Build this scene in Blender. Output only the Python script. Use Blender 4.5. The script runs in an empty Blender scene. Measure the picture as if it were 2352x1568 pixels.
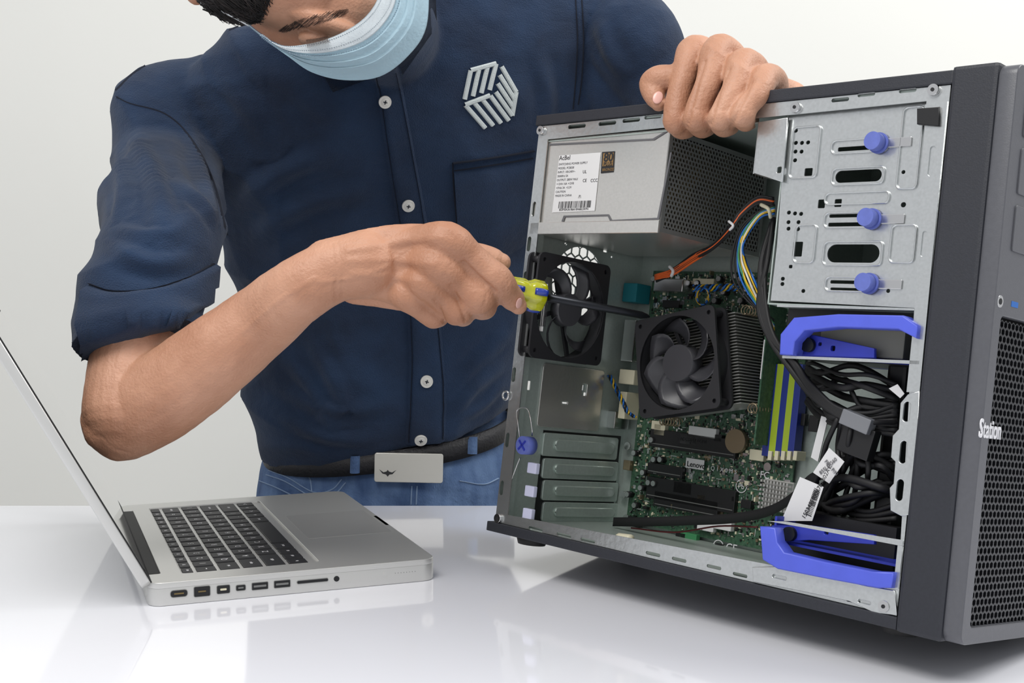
import bpy, bmesh, numpy as np, math, random
from mathutils import Vector, Matrix, noise
from mathutils.bvhtree import BVHTree
from mathutils.kdtree import KDTree
random.seed(7)
SC=bpy.context.scene
COL=SC.collection
F=2880.0; HOR=600.0
PIT=math.atan((784-HOR)/F)
fw=np.array([0,math.cos(PIT),-math.sin(PIT)]);up=np.array([0,math.sin(PIT),math.cos(PIT)]);rt=np.array([1.0,0,0])
def proj0(P):
    z=P@fw; return np.array([1176+F*(P@rt)/z, 784-F*(P@up)/z])
def lm(fun,x):
    x=np.array(x,float);lam=1e-2;r=fun(x);c=r@r
    for it in range(200):
        J=np.empty((len(r),len(x)))
        for i in range(len(x)):
            y=x.copy();y[i]+=1e-6;J[:,i]=(fun(y)-r)/1e-6
        A=J.T@J;g=J.T@r
        s=np.linalg.solve(A+lam*np.diag(np.diag(A)+1e-9),-g)
        rn=fun(x+s);cn=rn@rn
        if cn<c: x=x+s;r=rn;c=cn;lam*=.4
        else: lam*=3
        if lam>1e12:break
    return x
def rot(e):
    a,b,c=e
    Rx=np.array([[1,0,0],[0,math.cos(a),-math.sin(a)],[0,math.sin(a),math.cos(a)]])
    Ry=np.array([[math.cos(b),0,math.sin(b)],[0,1,0],[-math.sin(b),0,math.cos(b)]])
    Rz=np.array([[math.cos(c),-math.sin(c),0],[math.sin(c),math.cos(c),0],[0,0,1]])
    return Rz@Ry@Rx
# ---- tower pose (real size box standing on the table, leaning back) ----
H=.40; W=.19
def f1(x):
    R=rot(x[:3]);t=x[3:6];L=x[6];Lc=x[7];r=[]
    for P,q in [((0,0,H),(1232,268)),((0,0,0),(1128,1220)),((Lc,0,H),(2190,160)),((Lc,0,0),(2062,1448)),((L,0,H),(2345,143)),((L,0,0),(2200,1482))]:
        r+=list(proj0(R@np.array(P)+t)-np.array(q))
    q=proj0(R@np.array((L,.1,0))+t); r.append(.5*((q[1]-1482)+.243*(q[0]-2200)))
    return np.array(r)
xs=lm(f1,[-.15,0,-.8,0,1.2,-.28,.48,.43])
Rn=rot(xs[:3]);tn=xs[3:6];L=float(xs[6]);LC=float(xs[7])
FT=.007
hh=-min((Rn@np.array((u,d,-FT))+tn)[2] for u in (0.02,L-.03) for d in (0.02,W-.006))
CZ=.75+hh
def f2(y):
    ca,sa=math.cos(y[2]),math.sin(y[2]);s=y[3];r=[]
    for (a,b,z),q in (((0,0,0),(345,1388)),((.227,0,0),(1002,1335)),((.227,0,.018),(1008,1290)),((.227,.325,.018),(788,1140)),((0,.325,.018),(265,1168)),((0,0,.018),(335,1325))):
        P=np.array([y[0]+s*(a*ca-b*sa),y[1]+s*(a*sa+b*ca),-hh+s*z]); r+=list(proj0(P)-np.array(q))
    return np.array(r)
LP=lm(f2,[-.3,1.0,.37,1.1])
CAM=Vector((0,0,CZ))
def ray(x,y):
    v=fw+rt*(x-1176)/F+up*(784-y)/F
    return Vector(v)
def Wp(x,y,Y):
    d=ray(x,y); return CAM+d*(Y/d.y)
MPC=Matrix.Identity(4)
for i in range(3):
    for j in range(3): MPC[i][j]=Rn[i,j]
MPC[0][3],MPC[1][3],MPC[2][3]=tn[0],tn[1],tn[2]+CZ
MPCi=MPC.inverted()
cl=MPCi@CAM
def pl(x,y,ax,val):
    d=MPCi.to_3x3()@ray(x,y)
    return cl+d*((val-cl[ax])/d[ax])
def Q(x,y,d): return pl(x,y,1,d)
def S2(x,y,d=0):
    p=pl(x,y,1,d); return (p.x,p.z)
def R2(x,y,u=0):
    p=pl(x,y,0,u); return (p.y,p.z)
def Yp(x,y,d=0):
    return (MPC@Q(x,y,d)).y
# ---------------- materials ----------------
def s2l(c):
    c=c/255; return c/12.92 if c<=.04045 else ((c+.055)/1.055)**2.4
def mat(name,rgb,rough=.5,metal=0,var=0,vscale=30,bump=0,bscale=200,coat=0,trans=0,sss=0,sheen=0,stretch=None,rgb2=None,vor=False,wr=0,wrs=18):
    m=bpy.data.materials.new(name);m.use_nodes=True
    nt=m.node_tree;N=nt.nodes;b=N['Principled BSDF']
    c=[s2l(v) for v in rgb]+[1]
    b.inputs['Base Color'].default_value=c
    b.inputs['Roughness'].default_value=rough;b.inputs['Metallic'].default_value=metal
    if coat: b.inputs['Coat Weight'].default_value=coat;b.inputs['Coat Roughness'].default_value=.05
    if trans: b.inputs['Transmission Weight'].default_value=trans
    if sss:
        b.inputs['Subsurface Weight'].default_value=sss;b.inputs['Subsurface Radius'].default_value=(.012,.004,.002);b.inputs['Subsurface Scale'].default_value=1
    if sheen: b.inputs['Sheen Weight'].default_value=sheen
    tc=N.new('ShaderNodeTexCoord');mp=N.new('ShaderNodeMapping');nt.links.new(tc.outputs['Object'],mp.inputs[0])
    if stretch: mp.inputs['Scale'].default_value=stretch
    if var or rgb2:
        t=N.new('ShaderNodeTexVoronoi' if vor else 'ShaderNodeTexNoise');t.inputs['Scale'].default_value=vscale
        if not vor: t.inputs['Detail'].default_value=5
        nt.links.new(mp.outputs[0],t.inputs['Vector'])
        r=N.new('ShaderNodeValToRGB')
        c2=[s2l(v) for v in (rgb2 or [min(255,v*(1+var)) for v in rgb])]+[1]
        c1=[v*(1-var) for v in c[:3]]+[1] if not rgb2 else c
        r.color_ramp.elements[0].color=c1;r.color_ramp.elements[1].color=c2
        r.color_ramp.elements[0].position=.3;r.color_ramp.elements[1].position=.7
        nt.links.new(t.outputs['Color' if vor else 0],r.inputs[0]);nt.links.new(r.outputs[0],b.inputs['Base Color'])
    last=None
    def addbump(vec,scale,detail,dist_,stre,distance):
        nonlocal last
        t=N.new('ShaderNodeTexNoise');t.inputs['Scale'].default_value=scale;t.inputs['Detail'].default_value=detail;t.inputs['Distortion'].default_value=dist_
        nt.links.new(vec,t.inputs['Vector'])
        k=N.new('ShaderNodeBump');k.inputs['Strength'].default_value=stre;k.inputs['Distance'].default_value=distance
        nt.links.new(t.outputs[0],k.inputs['Height'])
        if last: nt.links.new(last.outputs[0],k.inputs['Normal'])
        last=k
    if bump: addbump(mp.outputs[0],bscale,4,0,bump,.002)
    if wr:
        m2=N.new('ShaderNodeMapping');nt.links.new(tc.outputs['Object'],m2.inputs[0]);m2.inputs['Rotation'].default_value=(.3,.7,.2);m2.inputs['Scale'].default_value=(.75,1,1.3)
        addbump(m2.outputs[0],wrs*4.2,3,.8,wr*.35,.004)
        addbump(m2.outputs[0],wrs,3,.6,wr,.012)
    if last: nt.links.new(last.outputs[0],b.inputs['Normal'])
    return m
M_wall=mat('wall_paint',(231,231,226),.9,var=.02,vscale=1.2,bump=.05,bscale=60)
M_floor=mat('floor_tile',(150,148,145),.5,var=.05,vscale=3)
M_table=mat('glossy_white_laminate',(236,237,243),.08,var=.01,vscale=2,coat=.6)
M_leg=mat('table_leg_metal',(150,150,152),.35,metal=.9)
M_steel=mat('galvanised_steel',(200,203,203),.27,metal=.85,var=.03,vscale=420,bump=.08,bscale=220)
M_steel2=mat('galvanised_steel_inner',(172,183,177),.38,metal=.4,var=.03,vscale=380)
M_psu=mat('power_supply_steel',(214,212,207),.27,metal=.8,var=.02,vscale=500,bump=.04,bscale=300)
M_dark=mat('painted_cavity_shade',(24,25,28),.7)  # near-black colour painted in for the shade inside holes, gaps and ports
M_core=mat('power_supply_core',(50,44,36),.6,rgb2=(120,100,52),vscale=60)
M_bez=mat('graphite_plastic',(38,40,47),.5,var=.06,vscale=400,bump=.12,bscale=900)
M_bez2=mat('grey_front_plastic',(84,85,90),.36,var=.03,vscale=300,bump=.06,bscale=900)
M_grille=mat('grille_black',(32,33,37),.4)
M_perf=mat('perforated_steel',(124,125,123),.4,metal=.45)
M_pcb=mat('green_circuit_board',(32,68,50),.42,rgb2=(70,102,78),vscale=260,bump=.3,bscale=700)
M_black=mat('black_plastic',(20,20,22),.42)
M_blackm=mat('matte_black_fan',(34,34,37),.5)
M_blade=mat('fan_blade',(58,58,62),.38)
M_cable=mat('black_cable',(17,17,19),.6)
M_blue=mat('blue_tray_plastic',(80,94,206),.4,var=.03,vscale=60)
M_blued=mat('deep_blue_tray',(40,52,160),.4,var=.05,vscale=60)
M_knob=mat('periwinkle_knob',(92,105,178),.5,var=.05,vscale=200)
M_white=mat('white_sticker',(214,214,214),.55)
M_ink=mat('printed_ink',(35,35,38),.6)
M_ink2=mat('grey_print',(95,95,98),.6)
M_bronze=mat('bronze_badge',(150,118,74),.4,metal=.3)
M_orange=mat('orange_wire',(222,100,40),.45)
M_yel=mat('yellow_wire',(214,174,30),.45)
M_grn=mat('green_wire',(60,130,84),.45)
M_bluw=mat('blue_wire',(20,96,176),.45)
M_wht=mat('white_wire',(205,205,198),.5)
M_red=mat('dark_red_wire',(96,24,30),.5)
M_ramy=mat('lime_memory_slot',(158,180,48),.4)
M_ramb=mat('blue_memory_slot',(34,50,130),.4)
M_conn=mat('ivory_connector',(212,206,180),.5)
M_bat=mat('coin_cell_steel',(150,136,112),.35,metal=.8)
M_teal=mat('teal_port',(24,116,128),.5)
M_chrome=mat('polished_metal',(205,205,205),.22,metal=1)
M_alu=mat('brushed_aluminium',(204,204,201),.36,metal=.6,bump=.03,bscale=500)
M_key=mat('black_key',(28,28,31),.5)
M_leg_white=mat('key_legend',(215,215,218),.5)
M_glass=mat('black_glass_screen',(10,10,12),.06,coat=1)
M_rub=mat('black_rubber',(12,12,13),.6)
M_pad=mat('trackpad_glass',(184,184,182),.36,metal=.5)
M_gold=mat('port_gold',(120,104,70),.35,metal=.7)
M_skin=mat('skin',(162,112,84),.5,rgb2=(202,154,127),vscale=12,bump=.4,bscale=420,sss=.05)
M_nail=mat('fingernail',(220,172,160),.25)
M_brow=mat('eyebrow_hair',(72,54,46),.7)
M_hair=mat('dark_hair',(24,21,21),.75,var=.3,vscale=60,bump=.4,bscale=300)
M_hair2=mat('dark_hair_strand',(52,46,44),.6)
M_shirt=mat('navy_cotton',(15,33,58),.94,rgb2=(25,49,79),vscale=14,bump=.7,bscale=750,sheen=.1,wr=.5,wrs=11)
M_seam=mat('navy_stitching',(8,17,34),.9)
M_emb=mat('white_embroidery',(204,212,212),.9,bump=.7,bscale=1200)
M_btn=mat('pearl_button',(214,212,206),.3)
M_jean=mat('blue_denim',(48,74,116),.9,rgb2=(100,126,164),vscale=34,bump=.6,bscale=800,stretch=(1,1,.4),wr=.5,wrs=16)
M_jseam=mat('denim_seam',(140,162,192),.9,bump=.5,bscale=900)
M_belt=mat('black_leather',(22,22,27),.5,bump=.5,bscale=300)
M_buck=mat('brushed_buckle',(206,204,196),.32,metal=.6,bump=.05,bscale=300,stretch=(.1,1,1))
M_mask=mat('pale_blue_mask',(198,225,237),.9,bump=.3,bscale=350,wr=.15,wrs=30)
M_maskw=mat('white_mask_border',(230,236,239),.85,bump=.2,bscale=700)
M_dash=mat('mask_weld_dots',(150,170,188),.8)
M_sy=mat('yellow_handle',(234,236,24),.12,coat=.6,trans=.5)
M_sb=mat('blue_handle_inlay',(20,50,150),.25,coat=.5)
M_shaft=mat('dark_steel_shaft',(40,42,46),.3,metal=.8)
M_shoe=mat('black_shoe',(20,20,22),.5)
# ---------------- object helpers ----------------
def addo(name,me,parent=None,m=None,loc=None):
    o=bpy.data.objects.new(name,me);COL.objects.link(o)
    if parent is not None:o.parent=parent
    if m is not None:
        for k in (m if isinstance(m,(list,tuple)) else [m]): me.materials.append(k)
    if loc is not None:o.matrix_local=loc
    return o
def empty(name,M=None):
    o=bpy.data.objects.new(name,None);COL.objects.link(o);o.empty_display_size=.05
    if M is not None:o.matrix_world=M
    return o
def top(o,label,cat,group=None):
    o['label']=label;o['category']=cat
    if group:o['group']=group
def bm2me(bm,name,smooth=False,recalc=True):
    if recalc: bmesh.ops.recalc_face_normals(bm,faces=bm.faces)
    me=bpy.data.meshes.new(name);bm.to_mesh(me);bm.free()
    if smooth:
        for p in me.polygons:p.use_smooth=True
    return me
def abox(bm,lo,hi,M=None,bev=0,mi=0):
    vs=[]
    for z in (lo[2],hi[2]):
        for x,y in ((lo[0],lo[1]),(hi[0],lo[1]),(hi[0],hi[1]),(lo[0],hi[1])):
            v=Vector((x,y,z)); vs.append(bm.verts.new(M@v if M else v))
    fs=[]
    for q in ((0,3,2,1),(4,5,6,7),(0,1,5,4),(1,2,6,5),(2,3,7,6),(3,0,4,7)):
        f=bm.faces.new([vs[i] for i in q]);f.material_index=mi;fs.append(f)
    if bev:
        es=list({e for f in fs for e in f.edges})
        bmesh.ops.bevel(bm,geom=es,offset=bev,segments=2,affect='EDGES',profile=.6)
def srt(a,b): return tuple(min(x,y) for x,y in zip(a,b)),tuple(max(x,y) for x,y in zip(a,b))
def box(name,lo,hi,m,parent=None,bev=0,M=None):
    lo,hi=srt(lo,hi);bm=bmesh.new();abox(bm,lo,hi,M,bev);return addo(name,bm2me(bm,name),parent,m)
def cyl(bm,p0,p1,r0,r1=None,n=24,mi=0):
    r1=r0 if r1 is None else r1
    p0=Vector(p0);p1=Vector(p1);t=(p1-p0).normalized()
    a=t.orthogonal().normalized();b=t.cross(a)
    A=[bm.verts.new(p0+(a*math.cos(k)+b*math.sin(k))*r0) for k in [2*math.pi*i/n for i in range(n)]]
    B=[bm.verts.new(p1+(a*math.cos(k)+b*math.sin(k))*r1) for k in [2*math.pi*i/n for i in range(n)]]
    for i in range(n):
        f=bm.faces.new((A[i],A[(i+1)%n],B[(i+1)%n],B[i]));f.material_index=mi;f.smooth=True
    f=bm.faces.new(A[::-1]);f.material_index=mi;f=bm.faces.new(B);f.material_index=mi
def cylo(name,p0,p1,r0,m,parent,r1=None,n=28):
    bm=bmesh.new();cyl(bm,p0,p1,r0,r1,n);return addo(name,bm2me(bm,name),parent,m)
def rr(cx,cy,w,h,r,n=5,ang=0):
    r=min(r,w/2-1e-6,h/2-1e-6);o=[]
    for sx,sy,a0 in ((1,1,0),(-1,1,90),(-1,-1,180),(1,-1,270)):
        for i in range(n+1):
            a=math.radians(a0+90*i/n);o.append((sx*(w/2-r)+r*math.cos(a),sy*(h/2-r)+r*math.sin(a)))
    c,s=math.cos(ang),math.sin(ang)
    return [(cx+x*c-y*s,cy+x*s+y*c) for x,y in o]
def circ(cx,cy,r,n=24): return [(cx+r*math.cos(2*math.pi*i/n),cy+r*math.sin(2*math.pi*i/n)) for i in range(n)]
def curvemesh(cu,name):
    o=bpy.data.objects.new('tmp',cu);COL.objects.link(o)
    dg=bpy.context.evaluated_depsgraph_get();me=bpy.data.meshes.new_from_object(o.evaluated_get(dg))
    bpy.data.objects.remove(o);bpy.data.curves.remove(cu);me.name=name;me.materials.clear();return me
def platemesh(outs,holes,th,M,name,bev=0):
    cu=bpy.data.curves.new('t','CURVE');cu.dimensions='2D';cu.fill_mode='BOTH';cu.extrude=th/2
    if bev: cu.bevel_depth=bev;cu.bevel_resolution=1;cu.offset=-bev
    for lp in list(outs)+list(holes):
        s=cu.splines.new('POLY');s.points.add(len(lp)-1)
        for i,(x,y) in enumerate(lp): s.points[i].co=(x,y,0,1)
        s.use_cyclic_u=True
    me=curvemesh(cu,name);me.transform(M@Matrix.Translation((0,0,th/2)));return me
def plate(name,outs,holes,th,M,m,parent,bev=0):
    if not isinstance(outs[0][0],(tuple,list)): outs=[outs]
    return addo(name,platemesh(outs,holes,th,M,name,bev),parent,m)
def fr(X,Y,Z,O):
    return Matrix(((X[0],Y[0],Z[0],O[0]),(X[1],Y[1],Z[1],O[1]),(X[2],Y[2],Z[2],O[2]),(0,0,0,1)))
def SD(d): return fr((1,0,0),(0,0,1),(0,-1,0),(0,d,0))   # (u,v) facing -d
def FU(u): return fr((0,1,0),(0,0,1),(1,0,0),(u,0,0))     # (d,v) facing +u
def txt(name,s,size,M,m,parent,ext=.0001,align='LEFT',bold=0):
    cu=bpy.data.curves.new('t','FONT');cu.body=s;cu.size=size;cu.extrude=ext;cu.align_x=align;cu.offset=bold;cu.resolution_u=3
    me=curvemesh(cu,name);me.transform(M);return addo(name,me,parent,m)
def joinme(mes,name):
    bm=bmesh.new()
    for me,mi in mes:
        k=len(bm.faces);bm.from_mesh(me);bm.faces.ensure_lookup_table()
        for f in bm.faces[k:]: f.material_index=mi
    me=bpy.data.meshes.new(name);bm.to_mesh(me);bm.free();return me
def crv(pts,n=6):
    pts=[Vector(p) for p in pts]
    if len(pts)<3:
        return [pts[0].lerp(pts[-1],i/n) for i in range(n+1)]
    P=[pts[0]*2-pts[1]]+pts+[pts[-1]*2-pts[-2]];o=[]
    for i in range(1,len(P)-2):
        a,b,c,d=P[i-1:i+3]
        for k in range(n):
            t=k/n;o.append(.5*((2*b)+(c-a)*t+(2*a-5*b+4*c-d)*t*t+(3*b-a-3*c+d)*t**3))
    o.append(pts[-1]);return o
def tube(bm,nodes,flat=1.0,seg=18,sub=6,cap=True,mi=0,ref=Vector((0,1,0)),ecap=True):
    n4=[Vector((*p,r)) for p,r in nodes];s=crv(n4,sub)
    P=[v.xyz for v in s];Rr=[max(v[3],1e-5) for v in s]
    T=[(P[min(i+1,len(P)-1)]-P[max(i-1,0)]).normalized() for i in range(len(P))]
    a=T[0].cross(ref)
    if a.length<.1:a=T[0].cross(Vector((1,0,0)))
    a.normalize();rings=[]
    pts=[]
    if cap:
        for q in (1,.92,.75,.5,.25): pts.append((P[0]-T[0]*Rr[0]*q,Rr[0]*math.sqrt(max(1-q*q,.0004)),T[0]))
    for i in range(len(P)): pts.append((P[i],Rr[i],T[i]))
    if cap and ecap:
        for q in (.25,.5,.75,.92,1): pts.append((P[-1]+T[-1]*Rr[-1]*q,Rr[-1]*math.sqrt(max(1-q*q,.0004)),T[-1]))
    for p,r,t in pts:
        a=(a-t*a.dot(t)).normalized();b=t.cross(a)
        rings.append([bm.verts.new(p+a*r*math.cos(2*math.pi*k/seg)+b*r*flat*math.sin(2*math.pi*k/seg)) for k in range(seg)])
    for A,B in zip(rings,rings[1:]):
        for k in range(seg):
            f=bm.faces.new((A[k],A[(k+1)%seg],B[(k+1)%seg],B[k]));f.smooth=True;f.material_index=mi
    f=bm.faces.new(rings[0][::-1]);f.material_index=mi;f=bm.faces.new(rings[-1]);f.material_index=mi
def blob(bm,c,axes,rad,seg=28,rg=18):
    X,Z=axes;X=X.normalized();Z=(Z-X*Z.dot(X)).normalized();Y=Z.cross(X)
    M=fr(X,Y,Z,c)@Matrix.Diagonal((*rad,1))
    bmesh.ops.create_uvsphere(bm,u_segments=seg,v_segments=rg,radius=1,matrix=M)
def cable(name,pts,r,m,parent,sub=6,seg=8,flat=1):
    bm=bmesh.new();tube(bm,[(p,r) for p in pts],flat=flat,seg=seg,sub=sub,cap=False)
    return addo(name,bm2me(bm,name,True),parent,m)
def remesh(bm,name,vox,sm=4,fac=.5,disp=None):
    bmesh.ops.recalc_face_normals(bm,faces=bm.faces)
    me=bpy.data.meshes.new('t');bm.to_mesh(me);bm.free()
    o=bpy.data.objects.new('tmp',me);COL.objects.link(o)
    r=o.modifiers.new('r','REMESH');r.mode='VOXEL';r.voxel_size=vox;r.adaptivity=0
    s=o.modifiers.new('s','SMOOTH');s.factor=fac;s.iterations=sm
    dg=bpy.context.evaluated_depsgraph_get();out=bpy.data.meshes.new_from_object(o.evaluated_get(dg))
    bpy.data.objects.remove(o);out.name=name
    if disp:
        nn=[v.normal.copy() for v in out.vertices]
        for v,n in zip(out.vertices,nn): v.co=v.co+n*disp(v.co,n)
    for p in out.polygons:p.use_smooth=True
    return out
def bvhof(me):
    bm=bmesh.new();bm.from_mesh(me);b=BVHTree.FromBMesh(bm);bm.free();return b
def hit(b,x,y,off=0):
    d=ray(x,y).normalized();h=b.ray_cast(CAM,d)
    if h[0] is None:return None
    n=h[1]
    if n.dot(d)>0:n=-n
    return h[0]+n*off,n
def stripm(b,left,right,off,name,nn=8,na=4,edge=True):
    Lp=crv([Vector((x,y,0)) for x,y in left],nn);Rp=crv([Vector((x,y,0)) for x,y in right],nn)
    bm=bmesh.new();G=[]
    for l,r in zip(Lp,Rp):
        row=[]
        for k in range(na+1):
            p=l.lerp(r,k/na);e=(k in(0,na)) and edge
            h=hit(b,p.x,p.y,(-.001 if e else off))
            row.append(None if h is None else bm.verts.new(h[0]))
        G.append(row)
    for A,B in zip(G,G[1:]):
        for k in range(na):
            q=(A[k],A[k+1],B[k+1],B[k])
            if all(q): bm.faces.new(q)
    return bm2me(bm,name,True)
def linem(b,pts,w,off,name,nn=6,smooth=True,na=2):
    P=crv([Vector((x,y,0)) for x,y in pts],nn) if smooth else [Vector((x,y,0)) for x,y in pts]
    l=[];r=[]
    for i,p in enumerate(P):
        t=(P[min(i+1,len(P)-1)]-P[max(i-1,0)]).normalized();n=Vector((-t.y,t.x,0))*w/2
        l.append((p.x-n.x,p.y-n.y));r.append((p.x+n.x,p.y+n.y))
    return stripm(b,l,r,off,name,1,na,True)
# ======================= SETTING =======================
YT=float(hh*1/((math.tan(math.atan((1160-784)/F)+PIT))))
def st(o): o['kind']='structure';return o
st(box('wall_back',(-3,2.35,0),(3,2.45,2.7),M_wall))
st(box('floor',(-3,-1.2,-.05),(3,2.45,0),M_floor))
st(box('baseboard_back',(-3,2.335,0),(3,2.35,.08),M_wall))
tb=empty('table',Matrix.Translation((0,0,0)))
top(tb,'glossy white laminate table carrying the laptop and the open tower','table')
bm=bmesh.new();abox(bm,(-1.1,.42,.72),(1.1,YT,.75),None,.003);addo('table_top',bm2me(bm,'table_top'),tb,M_table)
for x in (-1.0,1.0):
    for y in (.5,YT-.08): box('leg',(x-.025,y-.025,0),(x+.025,y+.025,.72),M_leg,tb,.002)
# ======================= TOWER =======================
pc=empty('computer_tower',MPC)
top(pc,'black computer tower with open side tilted back on the table','computer')
bm=bmesh.new()
abox(bm,(0,-.001,H-.010),(LC,W,H),None,.001)
abox(bm,(-.004,-.002,0),(LC,W,.009),None,.001)
abox(bm,(.001,W-.004,.008),(LC,W,H-.008))
addo('shell',bm2me(bm,'shell'),pc,M_bez)
for u,d in ((.035,.022),(.035,W-.02),(L-.06,.03),(L-.06,W-.02)): cylo('foot',(u,d,.002),(u,d,-FT),.016,M_rub,pc,.013,20)
bm=bmesh.new();abox(bm,(LC,-.003,-.001),(L-.012,W+.002,H+.002),None,.003)
addo('front_bezel',bm2me(bm,'front_bezel'),pc,M_bez)
GT=R2(2287,722,L)[1]
fb=plate('front_panel',rr(W/2,H/2,W+.002,H+.001,.008),[rr(W/2,(.011+GT)/2,W-.022,GT-.011,.004)],.012,FU(L-.012),M_bez2,pc,.0008)
def hexgrid(x0,y0,x1,y1,r,wall,thk,M,name,m,parent,inside=None):
    bm=bmesh.new();dx=r*math.sqrt(3);dy=1.5*r;j=0;y=y0
    while y<=y1:
        x=x0+(dx/2 if j%2 else 0)
        while x<=x1:
            if inside is None or inside(x,y):
                o=[];i_=[]
                for k in range(6):
                    a=math.radians(60*k+30);c,s=math.cos(a),math.sin(a)
                    o.append((x+r*c,y+r*s));i_.append((x+(r-wall)*c,y+(r-wall)*s))
                V=[[bm.verts.new(M@Vector((*p,z))) for p in q] for z in (thk,0) for q in (o,i_)]
                for k in range(6):
                    n=(k+1)%6
                    bm.faces.new((V[0][k],V[0][n],V[1][n],V[1][k]))
                    bm.faces.new((V[1][k],V[1][n],V[3][n],V[3][k]))
                    bm.faces.new((V[2][k],V[2][n],V[3][n],V[3][k]))
            x+=dx
        y+=dy;j+=1
    return addo(name,bm2me(bm,name),parent,m)
gr=hexgrid(.012,.012,W-.011,GT-.001,.0034,.0009,.003,FU(L-.006),'front_grille',M_grille,pc)
box('grille_backing',(L-.0125,.008,.008),(L-.0115,W-.008,GT+.002),M_dark,pc)
for v0,v1 in ((.352,.384),(.312,.344),(.272,.304)):
    plate('drive_bay_cover',rr(W/2,(v0+v1)/2,W-.03,v1-v0,.002),[],.0015,FU(L),M_bez2,pc,.0004)
    box('drive_bay_slot',(L-.0005,.012,v0-.0035),(L+.0004,W-.012,v0-.001),M_dark,pc)
a=R2(2316,708,L);b=R2(2338,690,L)
up_=box('usb_port',(L-.0005,a[0],a[1]),(L+.0006,b[0],b[1]),M_chrome,pc)
box('usb_tongue',(L,a[0]+.002,a[1]+.0016),(L+.001,b[0]-.001,b[1]-.0016),M_bluw,up_)
a,b=R2(2295,692,L);cylo('audio_jack',(L-.001,a,b),(L+.001,a,b),.0042,M_chrome,pc);cylo('jack_hole',(L,a,b),(L+.0012,a,b),.0022,M_dark,pc)
a,b=R2(2249,1003,L+.001)
txt('lettering','Station',.0180,FU(L+.0006)@Matrix.Translation((a,b,0))@Matrix.Diagonal((.64,1,1,1)),M_leg_white,gr,.0004,bold=.0003)
# chassis
def zp(lst,d): return [S2(x,y,d) for x,y in lst]
def slot(x,y,wpx,hpx,d,full=True,r=None):
    u,v=S2(x,y,d);u2,_=S2(x+wpx/2,y,d);u1,_=S2(x-wpx/2,y,d);_,v2=S2(x,y-hpx/2,d);_,v1=S2(x,y+hpx/2,d)
    w=abs(u2-u1);h=abs(v2-v1);return rr((u1+u2)/2,(v1+v2)/2,w,h,min(w,h)/2 if r is None else r)
D0=.001
outer=[(.004,.0095),(LC-.002,.0095),(LC-.002,H-.0105),(.004,H-.0105)]
hole=zp([(1258,320),(2128,232),(2062,1352),(1166,1182)],D0)
hs=[hole]
for x,y in ((1325,290),(1395,283),(1450,276),(1500,268),(1930,229),(1990,217),(2085,208)): hs.append(slot(x,y,40,9,D0))
for x,y in ((1230,1215),(1295,1229),(1350,1241),(1500,1272),(1560,1285),(1640,1302),(1700,1320),(1960,1380)): hs.append(slot(x,y,34,8,D0))
for x,y in ((1226,480),(1215,560),(1206,640),(1180,860),(1165,1010),(1152,1120)): hs.append(slot(x,y,8,34,D0))
ch=plate('chassis_frame',outer,hs,.0012,SD(D0+.0012),M_steel,pc)
bm=bmesh.new()
abox(bm,(.003,.003,H-.0125),(LC-.003,W-.005,H-.0105))
abox(bm,(.003,.003,.009),(LC-.003,W-.005,.0105))
abox(bm,(LC-.005,.003,.009),(LC-.003,W-.005,H-.011))
abox(bm,(.0105,.0025,.011),(.0115,.016,H-.012))
abox(bm,(.012,.0025,H-.026),(LC*.66,.02,H-.0248))
addo('chassis_tray',bm2me(bm,'chassis_tray'),pc,M_steel2)
DM=.165
box('motherboard_tray',(.004,DM+.006,.0105),(LC-.005,DM+.0075,H-.012),M_steel2,pc)
# rear wall with vent
fc=R2(1328,652,.004)
FR=.037
rw_holes=[circ(fc[0],fc[1],FR,40)]
for x,y,w,h in ((1215,885,10,26),(1245,896,12,14),(1337,890,10,16),(1343,905,10,10),(1297,925,18,5),(1255,920,8,8),(1300,560,10,6),(1325,566,14,6),(1350,572,10,7),(1372,580,6,14),(1390,577,14,6),(1405,590,6,6)):
    a,b=R2(x,y,.004);
    if (a-fc[0])**2+(b-fc[1])**2>(FR+.006)**2: rw_holes.append(rr(a,b,w*.00042,h*.00034,.0005))
plate('rear_wall',[(.003,.010),(W-.004,.010),(W-.004,H-.012),(.003,H-.012)],rw_holes,.0012,FU(.003),M_steel2,pc)
hexgrid(fc[0]-FR,fc[1]-FR,fc[0]+FR,fc[1]+FR,.0066,.0008,.001,FU(.003),'vent_grille',M_steel2,pc,lambda x,y:(x-fc[0])**2+(y-fc[1])**2<(FR+.002)**2)
a0,b0=R2(1228,985,.006);a1,b1=R2(1395,846,.006)
plate('port_shield',rr((a0+a1)/2,(b0+b1)/2,abs(a1-a0)*.94,abs(b1-b0)*.92,.004),[rr(R2(1343,895,.006)[0],R2(1343,895,.006)[1],.007,.012,.001),rr(R2(1297,925,.006)[0],R2(1297,925,.006)[1],.009,.003,.001)],.001,FU(.0045),M_psu,pc,.0004)
M_cov=mat('slot_cover_steel',(180,192,185),.3,metal=.45,var=.03,vscale=300)
for y0,y1 in ((998,1052),(1055,1102),(1104,1151),(1153,1198)):
    a0,b0=R2(1245,(y0+y1)/2,.006);a1,b1=R2(1418,(y0+y1)/2,.006);_,v1=R2(1330,y0,.006);_,v0=R2(1330,y1,.006)
    c=plate('slot_cover',rr((a0+a1)/2,(v0+v1)/2,a1-a0,(v1-v0)*.97,.003),[],.002,FU(.0045),M_cov,pc,.0006)
    plate('slot_cover_rib',rr((a0+a1)/2+.004,(v0+v1)/2,(a1-a0)*.8,(v1-v0)*.5,.006),[],.0028,FU(.0055),M_cov,c,.0011)
box('slot_cover_backing',(.0043,R2(1245,1100,.006)[0]-.004,R2(1330,1200,.006)[1]),(.0047,R2(1418,1100,.006)[0],R2(1330,994,.006)[1]),M_black,pc)
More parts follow.
